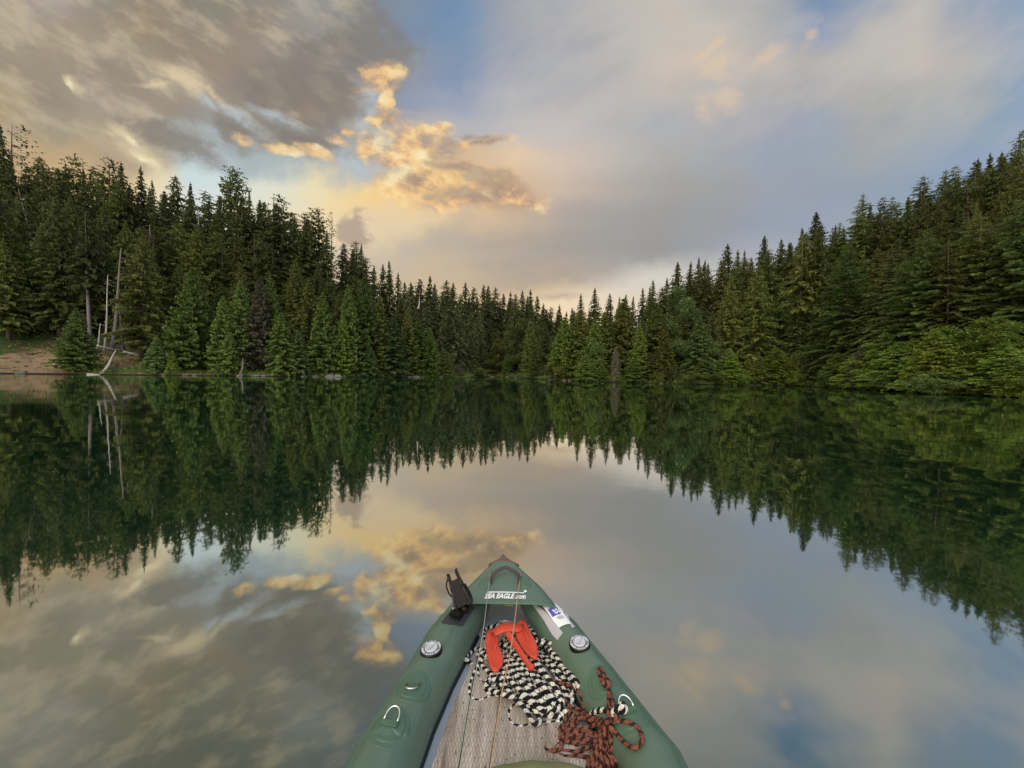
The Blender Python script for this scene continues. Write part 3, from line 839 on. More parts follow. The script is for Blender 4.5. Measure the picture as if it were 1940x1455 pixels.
# ---- trees along the shore, each one described
S = [
 ('hemB', 0, 372, 12, 'dark drooping hemlock at the far left edge behind the bare bank', None, 1.1),
 ('hemC', 14, 455, 9.5, 'lower green-tinged hemlock standing above the bare red bank', 'olive', .9),
 ('bare', 110, 372, 12, 'hemlock with a long bare trunk behind the small bankside fir', 'dark', 1.0),
 ('bare', 168, 400, 9, 'tall pine whose bare brown trunk stands left of the white snags', 'dark', .9),
 ('hemC', 268, 445, 6, 'full olive hemlock right of the pale dead trunks', 'olive', 1.0),
 ('firA', 145, 583, 1.2, 'bright young fir alone on the bare bank left of the snags', 'mid', .95),
 ('firA', 358, 505, 2.5, 'tallest bright conical fir on the left shore', None, 1.0),
 ('small', 298, 640, 1.2, 'small dark fir sapling at the foot of the tallest shore fir', 'blue', 1.0),
 ('small', 326, 664, .8, 'tiny yellow fir sapling at the waterline', 'yellow', .7),
 ('firC', 392, 575, 4, 'dark young fir between two bright shore firs', 'green', 1.0),
 ('firB', 418, 560, 2.0, 'slim green fir, left one of a close pair', None, .9),
 ('firB', 450, 530, 3.0, 'slim bright fir, right one of a close pair', 'green', .95),
 ('firC', 432, 628, .8, 'low wide fir in front of the close pair', 'green', .8),
 ('firB', 492, 524, 3, 'grey-brown lichened fir with bare lower twigs', 'grey', .9),
 ('firA', 516, 520, 4, 'tall green fir right of the grey-brown one', 'green', .8),
 ('firC', 535, 592, 1.2, 'light green fir leaning over the shore rocks', 'green', .8),
 ('firB', 583, 530, 3.5, 'brownish fir with grey lower branches', 'olive', 1.0),
 ('firA', 612, 553, 1.8, 'bright green pointed fir right of the brownish one', 'green', .85),
 ('firC', 566, 625, 1.0, 'low dark fir between the brownish fir and the water', 'blue', .8),
 ('firA', 662, 540, 3.0, 'light green fir with upswept boughs', 'mid', .85),
 ('firB', 650, 600, 1.2, 'short yellow-green fir in front of the upswept one', 'lime', .9),
 ('firA', 692, 525, 4.0, 'tall full fir in the middle of the left headland', 'green', 1.0),
 ('firB', 716, 562, 2.5, 'olive fir right of the tall full fir', 'olive', 1.0),
 ('firC', 700, 655, .8, 'low dark fir hanging over the water on the headland', 'blue', .9),
 ('firC', 740, 600, 1.5, 'blue-green bushy fir on the headland', 'blue', 1.1),
 ('firB', 757, 566, 6, 'brown-green fir behind the bushy blue-green one', 'olive', 1.1),
 ('firA', 775, 585, 3, 'slender green fir past the bushy blue-green one', 'olive', .9),
 ('firB', 795, 602, 2.2, 'narrow green fir near the tip of the headland', 'green', 1.1),
 ('firA', 815, 622, 1.5, 'last tall fir at the tip of the headland', 'green', .95),
 ('firC', 838, 662, 1.5, 'small rounded fir beyond the headland tip', 'olive', .8),
 ('firC', 850, 668, 1.0, 'smaller brown-green fir beside the grassy point', 'olive', .6),
 ('far', 858, 545, 12, 'large dark conifer with dead lower limbs behind the headland', None, 1.2),
 ('leafT', 985, 603, 7, 'rounded light green alder low in the valley', 'olive', 1.1),
 ('firB', 1008, 603, 6, 'young fir right of the rounded alder', 'olive', 1.2),
 ('firB', 1035, 612, 8, 'dark young fir right of the valley alder', 'blue', 1.3),
 ('firC', 962, 664, 3, 'low fir left under the valley alder', 'blue', 1.0),
 ('firC', 1014, 655, 3, 'low olive fir right under the valley alder', 'olive', 1.0),
 ('firA', 1074, 600, 2.5, 'light green fir that starts the right shore', 'lime', 1.1),
 ('firA', 1102, 590, 5, 'dark green fir behind the first light green one', 'olive', 1.2),
 ('firB', 1125, 605, 3, 'green fir with a soft tip on the right shore', 'green', 1.1),
 ('firB', 1148, 592, 5, 'brown-green fir left of the narrow dead tree', 'olive', 1.3),
 ('firA', 1183, 565, 6, 'tall brown-green fir behind the narrow dead tree', 'olive', 1.2),
 ('deadF', 1168, 657, .8, 'narrow grey dead tree hanging over the water', None, .8),
 ('firB', 1213, 612, 2, 'yellow-green fir right of the narrow dead tree', 'lime', .9),
 ('firA', 1243, 575, 5, 'dark fir left of the tall pale green alder', 'olive', 1.2),
 ('leafT', 1291, 543, 6, 'tall pale green alder rising above the right shore', None, .9),
 ('firB', 1262, 620, 2, 'green fir at the foot of the tall alder', 'olive', .9),
 ('firC', 1325, 600, 3, 'blue-green fir right of the tall alder', 'blue', .9),
 ('firA', 1352, 590, 5, 'slender dark fir behind the shore bushes', 'dark', .8),
 ('hemC', 1380, 520, 7, 'layered olive hemlock right of the tall alder', 'olive', .8),
 ('hemC', 1437, 500, 6, 'layered hemlock left of the pair of bare trunks', 'olive', .9),
 ('bare', 1524, 440, 6, 'pine with a pale bare trunk, left one of two', 'olive', .95),
 ('bare', 1544, 428, 7.5, 'pine with a pale bare trunk, right one of two', 'olive', .9),
 ('nearH', 1610, 455, 5.5, 'broad hemlock in layered shelves right of the bare trunks', 'mid', 1.0),
 ('nearH2', 1680, 470, 6, 'hemlock with wide sagging shelves above the grey shrub', 'dark', .9),
 ('nearH', 1760, 430, 6, 'large hemlock with wide shelves above the yellow-green bushes', 'mid', 1.1),
 ('nearH2', 1850, 400, 6, 'large drooping hemlock near the right edge', None, 1.1),
 ('nearH', 1935, 380, 5.5, 'huge hemlock cut by the right edge', 'mid', 1.1),
 ('bushfir', 1380, 660, 1.5, 'low green fir bush, leftmost of the right shore bushes', 'lime', 1.0),
 ('bushfir', 1416, 682, .8, 'very low yellow-green fir bush at the waterline', 'yellow', .8),
 ('bushfir', 1470, 658, 1.3, 'yellow-green spreading fir bush left of the bare trunks', 'yellow', 1.1),
 ('bushfir', 1440, 674, .7, 'low fir bush touching the water left of the spreading one', 'olive', .9),
 ('bushfir', 1504, 668, 1.0, 'olive fir bush under the pair of bare trunks', 'olive', .9),
 ('firC', 1537, 653, .8, 'pointed blue-green fir at the foot of the bare trunks', 'blue', .8),
 ('shrubB', 1573, 692, .5, 'small round dark bush at the waterline', 'blue', .7),
 ('bushfir', 1615, 672, .7, 'yellow-green bush left of the grey dead shrub', 'yellow', .9),
 ('deadF', 1632, 656, .5, 'grey leafless conifer standing in the shore bushes', None, 1.3),
 ('bushfir', 1660, 660, 1.2, 'dark fir bush behind the grey leafless conifer', 'lime', .9),
 ('firC', 1678, 628, 1.5, 'small fir with a pointed green tip above the bushes', 'lime', 1.2),
 ('bushfir', 1702, 648, .8, 'broad blue-green bush in the middle of the right shore', 'lime', 1.2),
 ('bushfir', 1730, 640, 2.4, 'light green bush behind the broad blue-green one', 'lime', 1.0),
 ('bushfir', 1822, 626, 2.6, 'yellow-green bush between the bright fir and the feathery fir', 'yellow', 1.1),
 ('bushfir', 1890, 618, 3.0, 'bright green bush behind the dense one at the right edge', 'lime', 1.1),
 ('bushfir', 1590, 668, 2.2, 'green bush behind the small round one', 'lime', 1.1),
 ('bushfir', 1925, 676, .5, 'low green bush at the waterline left of the yellow leafy one', 'lime', 1.0),
 ('bushfir', 1775, 622, 1.2, 'bright yellow-green spreading fir on the right shore', 'yellow', .95),
 ('bushfir', 1745, 668, .5, 'green bush right of the broad blue-green one', 'lime', .8),
 ('bushfir', 1812, 660, .7, 'low green bush under the bright yellow-green fir', 'lime', .9),
 ('bushfir', 1858, 606, 1.8, 'tall feathery olive fir near the right edge', 'yellow', 1.0),
 ('bushfir', 1905, 645, .9, 'dense green bush near the right edge', 'lime', 1.1),
 ('bushfir', 1862, 680, .4, 'low green bush beside the dark fallen log', 'green', .8),
 ('shrub', 1940, 705, .3, 'yellow leafy bush cut by the right edge', 'yellow', 1.0),
 ('shrub', 1050, 690, .8, 'grey-green willow bush on the rocky point', 'grey', 1.4),
 ('shrub', 1075, 684, 1.2, 'taller grey-green willow bush on the rocky point', 'olive', 1.6),
 ('shrub', 1015, 702, .6, 'pale low willow bush left of the rocky point', 'leaf', 1.3),
 ('shrubB', 905, 698, 2, 'low willow bush beyond the grassy point', 'olive', 2.2),
 ('shrubB', 868, 690, 1.0, 'pale small willow at the grassy point', 'grey', .9),
 ('shrubB', 932, 700, 2, 'low willow bush in the valley mouth', 'olive', 1.8),
 ('bushfir', 1110, 672, 1.0, 'bright green bush left of the narrow dead tree', 'green', 1.0),
 ('bushfir', 1140, 690, .6, 'low bush directly left of the narrow dead tree', 'green', .9),
 ('bushfir', 1203, 680, .8, 'bright green bush directly right of the narrow dead tree', 'green', 1.0),
 ('leafT', 945, 640, 5, 'soft round-topped alder behind the rocks of the valley mouth', 'olive', .9),
 ('leafT', 1055, 648, 3, 'low soft alder just left of the right shore firs', 'olive', .9),
 ('leafT', 1128, 640, 2, 'soft green alder among the first right shore firs', 'leaf', .7),
 ('leafT', 1345, 640, 3, 'soft low alder right of the blue-green fir', 'leaf', .8),
 ('shrub', 1392, 700, .3, 'round leafy willow at the water below the low fir bushes', 'lime', 1.4),
 ('leafT', 1455, 675, 2.2, 'soft leafy alder behind the yellow-green spreading bush', 'lime', 1.2),
 ('shrub', 1520, 700, .4, 'small leafy willow left of the pointed blue-green fir', 'lime', 1.2),
 ('leafT', 1655, 650, 1.4, 'soft leafy alder right behind the grey leafless conifer', 'lime', 1.2),
 ('shrub', 1690, 700, .2, 'leafy willow spilling into the water below the broad bush', 'leaf', 1.3),
 ('leafT', 1795, 618, 1.8, 'tall soft alder behind the bright spreading fir', 'lime', 1.1),
 ('shrub', 1768, 706, .2, 'leafy green willow at the waterline near the dark fallen log', 'leaf', 1.3),
 ('leafT', 1880, 600, 1.6, 'bright leafy alder near the right edge', 'lime', 1.2),
 ('shrub', 1248, 706, .4, 'small yellow-green willow at the waterline below the alder', 'yellow', .9),
 ('bushfir', 1268, 690, 1.0, 'low green bush below the tall alder', 'olive', .9),
 ('shrub', 1312, 704, .5, 'low olive willow bush right below the tall alder', 'olive', 1.5),
 ('bushfir', 1335, 672, 1.5, 'dark green bush between the alder and the low fir bush', 'green', 1.0),
 ('shrub', 1358, 708, .4, 'low rounded willow bush touching the water', 'olive', 1.3),
 ('bushfir', 1230, 668, 2.0, 'olive fir bush under the dark fir', 'olive', 1.0),
]
for k, px, y, off, lab, fol, w in S:
    cat = 'bush' if NAMES[k] in ('willow_bush',) or k == 'bushfir' else 'tree'
    tree(k, px, y, off, lab, cat=cat, group='trees and bushes along the shore', wid=w * (1.28 if px < 860 and k[:3] == 'fir' else 1.35 if 1050 < px < 1400 and k[:3] == 'fir' else 1.12 if k == 'bushfir' else 1.0), fol=fol)

# ---- dead trunks, logs, rocks
def snag(px0, y0, px1, y1, off, r, label, mat=BARKP, name='dead_snag', twigs=6, cat='dead tree', seed=0, up=False):
    """a standing or leaning dead trunk between two seen ends"""
    R = random.Random(seed + int(px0))
    d = ray(px0, 700); Y = shore(d.x / d.y) + off
    a = at_y(px0, y0, Y); b = at_y(px1, y1, Y + (b_off(seed)))
    zb = terrain(a.x, a.y)
    mb = MB()
    pts = [a + (b - a) * t + Vector((math.sin(t * 5 + seed) * .12, 0, 0)) for t in [i / 9 for i in range(10)]]
    mb.tube(pts, [r * (1.35 if i == 0 else 1) * (1 - .8 * i / 9) for i in range(10)], 7)
    if twigs:
        for k in range(twigs):
            t = R.uniform(.1, .95); p = a + (b - a) * t
            q = Vector((R.uniform(-1, 1), R.uniform(-1, 1), R.uniform(-.5, .3))) * R.uniform(.3, .9)
            mb.tube([p, p + q], [.03, .008], 4, False)
    me = mb.mesh(name, smooth=True)
    me.transform(Matrix.Translation(-a))
    o = bpy.data.objects.new(name, me); COL.objects.link(o); o.location = a
    me.materials.append(mat)
    return tag(o, label, cat)
def b_off(seed): return {0: 0, 1: 2.5}.get(seed, 0)
snag(197, 668, 206, 520, 4.2, .15, 'slim white dead trunk standing on the left bank', twigs=30)
snag(182, 668, 192, 612, 4.0, .17, 'short white stump leaning right beside the slim white trunk', twigs=3)
snag(168, 660, 176, 643, 4.5, .15, 'broken white stub, leftmost of the pale trunks', twigs=0)
snag(212, 664, 231, 470, 4.6, .26, 'tall grey bare trunk right of the white snags', BARKG, twigs=36)
snag(232, 666, 226, 560, 5.2, .26, 'dark grey trunk behind the fallen sticks', BARKG, twigs=36)
snag(62, 470, 36, 358, 24, .22, 'thin bleached snag curving over the far left trees', BARKG, twigs=3)
snag(375, 440, 376, 386, 27, .18, 'bleached snag tip high on the left hill', BARKG, twigs=3)
snag(282, 462, 285, 425, 20, .16, 'pale snag poking out of the trees on the left hill', BARKG, twigs=2)
snag(486, 505, 483, 478, 24, .18, 'short pale snag below the ragged skyline hemlock', BARKG, twigs=2)
snag(792, 585, 796, 562, 22, .25, 'small pale snag on the dark valley edge', twigs=1)
snag(193, 709, 221, 664, .5, .22, 'thick bleached log sloping from the bank into the water', name='leaning_log', twigs=0, cat='log')
snag(166, 709, 192, 709.5, .1, .13, 'short pale log lying at the waterline', name='driftwood_log', twigs=0, cat='log')
snag(184, 655, 222, 663, 3.6, .10, 'thin fallen pole lying behind the snags', name='fallen_pole', twigs=5, cat='log')
snag(234, 666, 264, 673, 3.4, .10, 'thin fallen pole right of the grey trunk', name='fallen_pole', twigs=12, cat='log')
snag(455, 710, 462, 678, .4, .20, 'grey forked stump standing in the shallows', BARKG, twigs=16, name='tree_stump', cat='stump')
snag(1405, 729, 1452, 731, .2, .14, 'dark log floating along the right shore', BARK, name='driftwood_log', twigs=0, cat='log')
snag(1500, 731, 1552, 733, .3, .12, 'dark log lying under the blue-green fir', BARK, name='driftwood_log', twigs=0, cat='log')
snag(1790, 744, 1830, 747, .2, .10, 'dark fallen log in the water near the right edge', BARK, name='driftwood_log', twigs=2, cat='log')

def mat_rock():
    m, N = new_mat('shore rock')
    pos = N.n('ShaderNodeTexCoord').outputs['Object']
    nz = N.noise(pos, 3, 5, .65)
    return finish(m, N, principled(N, N.ramp(nz, [(.3, (.06, .056, .05)), (.7, (.22, .21, .19))]), .85, .2, normal=bump(N, nz, .6, .1)))
M_ROCK = mat_rock()
rocks = []
for k in range(3):
    bm = bmesh.new(); bmesh.ops.create_icosphere(bm, subdivisions=3, radius=1)
    for v in bm.verts:
        n = v.co.normalized()
        v.co *= 1 + .22 * math.sin(n.x * 4 + k * 2) * math.cos(n.y * 3.3 + k) + .12 * math.sin(n.z * 7 + k)
        v.co.z *= .6
    me = bpy.data.meshes.new('shore_rock'); bm.to_mesh(me); bm.free(); me.materials.append(M_ROCK); rocks.append(me)
ROCKS = [(20, 1.0, 1.2), (45, .5, .9), (455, .1, .9), (486, .1, 1.1), (500, .2, .8), (575, .1, .8), (598, .1, .9), (627, .2, 1.3), (640, .1, 1.2), (652, .3, .7), (775, .1, .9), (788, .1, 1.2), (800, .2, .7), (835, .1, .9),
         (929, .3, 1.1), (936, .4, .7), (962, .3, .9), (978, .3, .6), (1045, .2, 1.3), (1052, .4, .9), (1070, .2, 1.2), (1080, .3, .7), (1254, .1, .5), (1440, .1, .5), (352, .1, .6), (368, .1, .5), (310, .2, .5)]
for i, (px, off, s) in enumerate(ROCKS):
    d = ray(px, 708); u = d.x / d.y; Y = shore(u) + off
    o = bpy.data.objects.new('shore_rock', rocks[i % 3]); COL.objects.link(o)
    o.location = (u * Y, Y, .05); s *= .55
    o.scale = (s * rnd.uniform(.9, 1.6), s, s * rnd.uniform(.6, 1.0)); o.rotation_euler = (0, 0, rnd.uniform(0, 6))
    zone = ('far left bank' if px < 100 else 'shore below the tallest left firs' if px < 400 else 'grey stump' if px < 520 else 'left headland foot' if px < 700 else 'grassy point' if px < 860 else 'valley mouth' if px < 1000
            else 'rocky point with willow bushes' if px < 1150 else 'right shore')
    tag(o, 'small weathered grey rock at the waterline by the ' + zone, 'rock', 'rocks along the waterline by the ' + zone)

# low plants covering the banks
def undergrowth():
    rn = random.Random(5); L = Leaves()
    def tuft(x, y, z, h, n):
        for _ in range(n):
            a = rn.uniform(0, 6.28); l = h * rn.uniform(.5, 1.2); r = rn.uniform(0, .35)
            bx, by = x + math.cos(a) * r, y + math.sin(a) * r
            dx, dy = math.cos(a) * l * .6, math.sin(a) * l * .6
            w = h * .2
            L.quad((bx, by, z), (bx + dx * .5 - dy * w, by + dy * .5 + dx * w, z + l * .6), (bx + dx, by + dy, z + l * rn.uniform(.5, .9)), (bx + dx * .5 + dy * w, by + dy * .5 - dx * w, z + l * .55), rn.random())
    for i in range(5200):
        px = rn.uniform(-40, 1960)
        d = ray(px, 705); u = d.x / d.y
        o = abs(rn.gauss(0, 1)) * 3.5 + .05 if px > 140 else rn.uniform(.1, 14)
        Y = shore(u) + o; x = u * Y
        if px < 130 and o < 6.5 and math.sin(x * 1.3) + math.sin(Y * 2.1 + x) < 1.25: continue
        tuft(x, Y, terrain(x, Y) - .03, rn.uniform(.25, .75) * (.7 if px > 1550 else 1), 7)
    for i in range(1300):      # grassy lip at the point beyond the headland and along both shores
        px = rn.choice([rn.uniform(805, 890), rn.uniform(150, 1900)])
        d = ray(px, 705); u = d.x / d.y; Y = shore(u) + rn.uniform(-.15, .8); x = u * Y
        tuft(x, Y, max(0, terrain(x, Y)) - .02, .3, 8)
    return L.mesh('undergrowth')
tag(link('undergrowth', undergrowth(), FOL['green']), 'low green plants and grass covering the banks', None, None, 'stuff')
print('TREES', NTREE[0])
#TREES_END

# =================================================================== the boat
ZC = .20           # height of the side tubes' axis above the water
FLZ = .165         # top of the floor
K0 = Vector((0.0, .9, 0.0))
Lo = [(657, 1455), (700, 1380), (742, 1312), (803, 1210), (847, 1152), (885, 1112), (915, 1083)]
Ro = [(1297, 1455), (1256, 1396), (1218, 1343), (1160, 1268), (1096, 1190), (1035, 1125), (1000, 1092)]
Li = [(792, 1455), (822, 1370), (858, 1288), (888, 1231), (910, 1189), (936, 1142), (950, 1115)]
Ri = [(1176, 1455), (1132, 1376), (1098, 1322), (1062, 1270), (1021, 1210), (983, 1152), (962, 1115)]
def curveX(P, z):
    w = sorted([tuple(at_z(px, py, z))[:2][::-1] for px, py in P])
    return [a for a, b in w], [b for a, b in w]
def zo(py): return ZC + float(np.interp(py, [1055, 1090, 1125, 1150, 1200, 1300, 1380, 1455], [.14, .105, .07, .05, .028, .025, .018, .004]))
def curveO(P):
    w = sorted([tuple(at_z(px, py, zo(py)))[:2][::-1] for px, py in P])
    return [a for a, b in w], [b for a, b in w]
cLo, cRo, cLi, cRi = curveO(Lo), curveO(Ro), curveX(Li, ZC), curveX(Ri, ZC)
TIP = at_z(953, 1051, .362)
YT = TIP.y
def cx(c, y): return float(np.interp(y, c[0], c[1]))
YB = max(cLo[0][0], cRo[0][0])                 # where the frame's bottom edge cuts the boat
halfB = (cx(cRo, YB) - cx(cLo, YB)) / 2
midB = (cx(cRo, YB) + cx(cLo, YB)) / 2
rB = (cx(cLi, YB) - cx(cLo, YB)) / 2 * .97
YS = -1.75                                     # stern, out of view
def side(y, s):
    """outer x, inner x of the tube on side s (-1 left, 1 right) at distance y"""
    if y >= YB:
        o = cx(cLo, y) if s < 0 else cx(cRo, y)
        i = cx(cLi, y) if s < 0 else cx(cRi, y)
        mid = midB + (TIP.x - midB) * (y - YB) / (YT - YB)
        if y > cLo[0][-1] or y > cRo[0][-1]:
            f = (YT - y) / max(.02, YT - min(cLo[0][-1], cRo[0][-1]))
            yy = min(cLo[0][-1], cRo[0][-1])
            o = mid + (cx(cLo if s < 0 else cRo, yy) - mid) * max(0, f)
        i = min(i, mid - .006) if s < 0 else max(i, mid + .006)
        return o, i
    k = 1 + .10 * math.sin(PI * min(1, (YB - y) / 1.2) / 2)
    w = halfB * k
    if y < -.7:
        f = (y - YS) / (-.7 - YS); w = halfB * 1.10 * math.sin(max(0, f) * PI / 2) ** .8
    o = midB + s * w
    return o, o - s * min(2 * rB, max(.03, w - .01))
def tube_at(y, s):
    o, i = side(y, s)
    c = (o + i) / 2; r = max(.012, abs(o - i) / 2)
    rise = .07 * max(0, (y - (YT - .55)) / .55) ** 2
    return c, ZC + rise + (0.0 if r > .06 else 0), r
def tube_z(x, y):
    best = -1
    for s in (-1, 1):
        c, z, r = tube_at(y, s)
        d = abs(x - c)
        if d < r: best = max(best, z + math.sqrt(r * r - d * d))
    return best
def deck_w(y):
    return side(y, -1)[0], side(y, 1)[0]
YD = at_z(955, 1141, .31).y                     # rear edge of the bow cover
def deck_z(x, y):
    a, b = deck_w(y)
    m = (a + b) / 2; h = (b - a) / 2
    q = min(1, abs(x - m) / max(h, .01))
    rise = .045 * max(0, (y - YD) / (YT - YD))
    crown = .012 * (1 - q * q)
    return .302 + rise + crown - .11 * q ** 5
USE_DECK = [True]
def surf_z(x, y):
    z = max(FLZ, tube_z(x, y))
    if y > YD and USE_DECK[0]:
        a, b = deck_w(y)
        if a < x < b: z = max(z, deck_z(x, y))
    return z
def on(px, py, off=0.0):
    """the point of the boat's surface seen at a spot of the photograph, raised by off"""
    d = ray(px, py); C0 = Vector((0, 0, CAMZ))
    USE_DECK[0] = py < 1140
    t = (.42 - CAMZ) / d.z
    while True:
        p = C0 + d * t
        if p.z < surf_z(p.x, p.y) + off or p.z < 0: return p
        t += .002

def mat_hull():
    m, N = new_mat('green coated fabric')
    pos = N.n('ShaderNodeNewGeometry').outputs['Position']
    n1 = N.noise(pos, 5, 4, .6); n2 = N.noise(pos, 60, 3, .6)
    c = N.mix(n1, (.064, .116, .084), (.112, .172, .128))
    c = N.mix(N.rng(N.noise(pos, 9, 5, .7), .56, .76, 0, .5), c, (.15, .18, .14))
    b = N.m('ADD', N.m('MULTIPLY', n2, .12), N.m('MULTIPLY', N.noise(N.v('MULTIPLY', pos, (9, 1.2, 9)), 3.0, 3, .5), 1.0))
    return finish(m, N, principled(N, c, N.rng(n1, .3, .7, .28, .42), .6, normal=bump(N, b, .35, .012)))
M_HULL = mat_hull()
def simple(name, c, rough=.6, spec=.4, metal=0.0, var=.15, scale=20, bmp=0.0):
    m, N = new_mat(name)
    pos = N.n('ShaderNodeNewGeometry').outputs['Position']
    nz = N.noise(pos, scale, 5, .6)
    col_ = N.mix(nz, tuple(x * (1 - var) for x in c), tuple(min(1, x * (1 + var)) for x in c))
    return finish(m, N, principled(N, col_, rough, spec, metal, normal=bump(N, nz, bmp, .004) if bmp else None))
M_DARKG = simple('dark seam', (.008, .014, .012), .5)
M_PATCH = simple('green patch', (.068, .130, .090), .45, .5, bmp=.2)
M_BLACK = simple('black plastic', (.006, .006, .007), .42, .3)
M_PAD = simple('dark grey rubber pad', (.035, .035, .045), .6)
M_STEEL = simple('polished steel', (.75, .75, .75), .18, .5, 1.0, .05)
M_WHITE = simple('white print', (.78, .80, .82), .5, .3, var=.08, scale=60)
M_VALVE = simple('pale grey plastic', (.50, .52, .58), .35, .5)
M_TAPE = simple('grey repair tape', (.42, .42, .47), .5, .4, var=.12, scale=40, bmp=.3)
M_VINYL = simple('grey floor vinyl', (.26, .30, .36), .45, .45, var=.12, scale=12)
M_ORANGE = simple('orange coated iron', (.52, .060, .030), .5, .35, var=.25, scale=18, bmp=.3)
M_KHAKI = simple('khaki cloth', (.20, .21, .10), .85, .15, var=.18, scale=14, bmp=.4)
M_TIP = simple('scuffed brown tip', (.12, .085, .07), .7, .2, var=.3, scale=30)
M_STRAP = simple('brown black strap', (.055, .042, .04), .6, .3, var=.3)
M_PURPLE = simple('violet print', (.10, .09, .42), .5)
M_YELLOW = simple('yellow green tag', (.42, .45, .08), .5)
M_CORD = simple('tan cord', (.42, .27, .14), .6, .3, var=.4, scale=90)
M_CORDG = simple('pale thin line', (.33, .34, .30), .5, .4, var=.3, scale=90)
M_GREYP = simple('dark grey print', (.05, .055, .065), .55)

def mat_foam():
    m, N = new_mat('weathered foam decking')
    pos = N.n('ShaderNodeNewGeometry').outputs['Position']
    x, y, z = N.sep(pos)
    def tri(v, p):
        f = N.m('FRACT', N.m('DIVIDE', v, p)); return N.m('ABSOLUTE', N.m('SUBTRACT', f, .5))
    a = tri(N.m('ADD', N.m('MULTIPLY', x, 3.2), y), .030); b = tri(N.m('SUBTRACT', N.m('MULTIPLY', x, 3.2), y), .030)
    g = N.m('MINIMUM', a, b)
    n1 = N.noise(N.v('MULTIPLY', pos, (22, 1.8, 1)), 2.0, 7, .72)
    c = N.ramp(n1, [(.30, (.15, .12, .095)), (.5, (.36, .315, .265)), (.70, (.56, .52, .46))])
    c = N.mix(N.m('MULTIPLY', N.rng(g, .0, .15, .45, 0), N.rng(n1, .3, .6)), c, (.13, .10, .08))
    spk = N.noise(N.v('MULTIPLY', pos, (1.4, 1, 1)), 85, 3, .6)
    c = N.mix(N.rng(spk, .60, .68, 0, .8), c, (.04, .03, .025))
    c = N.mix(N.rng(N.noise(pos, 7, 5, .7), .56, .74, 0, .5), c, (.16, .12, .09))
    return finish(m, N, principled(N, c, .8, .2, normal=bump(N, N.rng(g, 0, .12), .5, .004)))
M_FOAM = mat_foam()

def mat_rope(name, dark, light, pitch, twist, ratio=.5, mottled=0.0, cross=.0):
    m, N = new_mat(name)
    uv = N.n('ShaderNodeUVMap').outputs[0]
    u, v, _ = N.sep(uv)
    f1 = N.m('FRACT', N.m('ADD', N.m('DIVIDE', u, pitch), N.m('MULTIPLY', v, float(twist))))
    f2 = N.m('FRACT', N.m('SUBTRACT', N.m('DIVIDE', u, pitch * .5), N.m('MULTIPLY', v, 3.0)))
    pos = N.n('ShaderNodeNewGeometry').outputs['Position']
    nz = N.noise(pos, 70, 3, .6)
    k = N.m('ADD', f1, N.m('MULTIPLY', N.m('SUBTRACT', nz, .5), .35 + mottled))
    s = N.m('MAXIMUM', N.rng(k, ratio - .04, ratio + .04), N.rng(N.m('FRACT', N.m('SUBTRACT', N.m('DIVIDE', u, pitch * .5), N.m('MULTIPLY', v, 2.0))), .001 + cross, cross * .5))
    c = N.mix(s, light, dark)
    c = N.mix(N.rng(N.noise(pos, 11, 3, .6), .5, .75, 0, .35), c, tuple(x * .5 + .03 for x in dark))
    groove = N.m('ABSOLUTE', N.m('SUBTRACT', f2, .5))
    return finish(m, N, principled(N, c, .8, .2, normal=bump(N, groove, 1.0, .006)))
M_ROPEBW = mat_rope('black and white braid', (.008, .008, .010), (.68, .66, .60),   .029, 1, .46, cross=.06)
M_ROPEBR = mat_rope('brown flecked braid', (.045, .015, .013), (.21, .080, .056), .030, 1, .62, .6)

boat = empty('inflatable_kayak', K0, 'green inflatable kayak whose pointed bow fills the bottom centre', 'kayak')

# side tubes
ys = list(np.linspace(YS + .02, YB, 26)) + list(np.linspace(YB + .03, YT - .004, 46))
for s in (-1, 1):
    mb = MB(); rings = []
    for y in ys:
        c, z, r = tube_at(y, s); r *= min(1, .25 + (YT - y) / .08)
        rz = max(r, .05 * min(1, (YT - y) / .15))
        rings.append([Vector((c + r * math.cos(a), y, z + rz * math.sin(a) - (rz - r) * .6)) for a in np.linspace(0, 2 * PI, 41)[:-1]])
    mb.loft(rings)
    tb = link('side_tube', mb.mesh('side_tube', smooth=True), M_HULL, boat)
    # welded seam running along the outside and the dark joint with the floor
    sm = MB()
    pts = []; pj = []
    for y in ys:
        c, z, r = tube_at(y, s)
        pts.append((c + s * r * math.cos(.62), y, z + r * math.sin(.62) * max(1, .055 / r if y > YT - .2 else 1)))
        pj.append((c - s * r * .93, y, FLZ + .004))
    n_ = [i for i, y in enumerate(ys) if y < YD]
    sm.tube([pts[i] for i in n_], .0028, 6)
    link('seam', sm.mesh('seam', smooth=True), M_PATCH, tb)
    jn = MB(); jn.tube([pj[i] for i in n_], .010, 8)
    link('floor_joint', jn.mesh('floor_joint', smooth=True), M_DARKG, tb)

# floor
fv = []; ff = []
yf = [y for y in ys if y < YT - .035]
for y in yf:
    cl, zl, rl = tube_at(y, -1); cr, zr, rr = tube_at(y, 1)
    a, b = cl + rl * .80, cr - rr * .80
    if y > YD - .1: a, b = cl, cr
    fv += [(a, y, FLZ), ((a * 2 + b) / 3, y, FLZ + .004), ((a + 2 * b) / 3, y, FLZ + .004), (b, y, FLZ)]
for i in range(len(yf) - 1):
    for j in range(3):
        k = i * 4 + j; ff.append((k, k + 1, k + 5, k + 4))
floor = link('kayak_floor', mesh_np('kayak_floor', fv, ff, True), M_VINYL, boat)
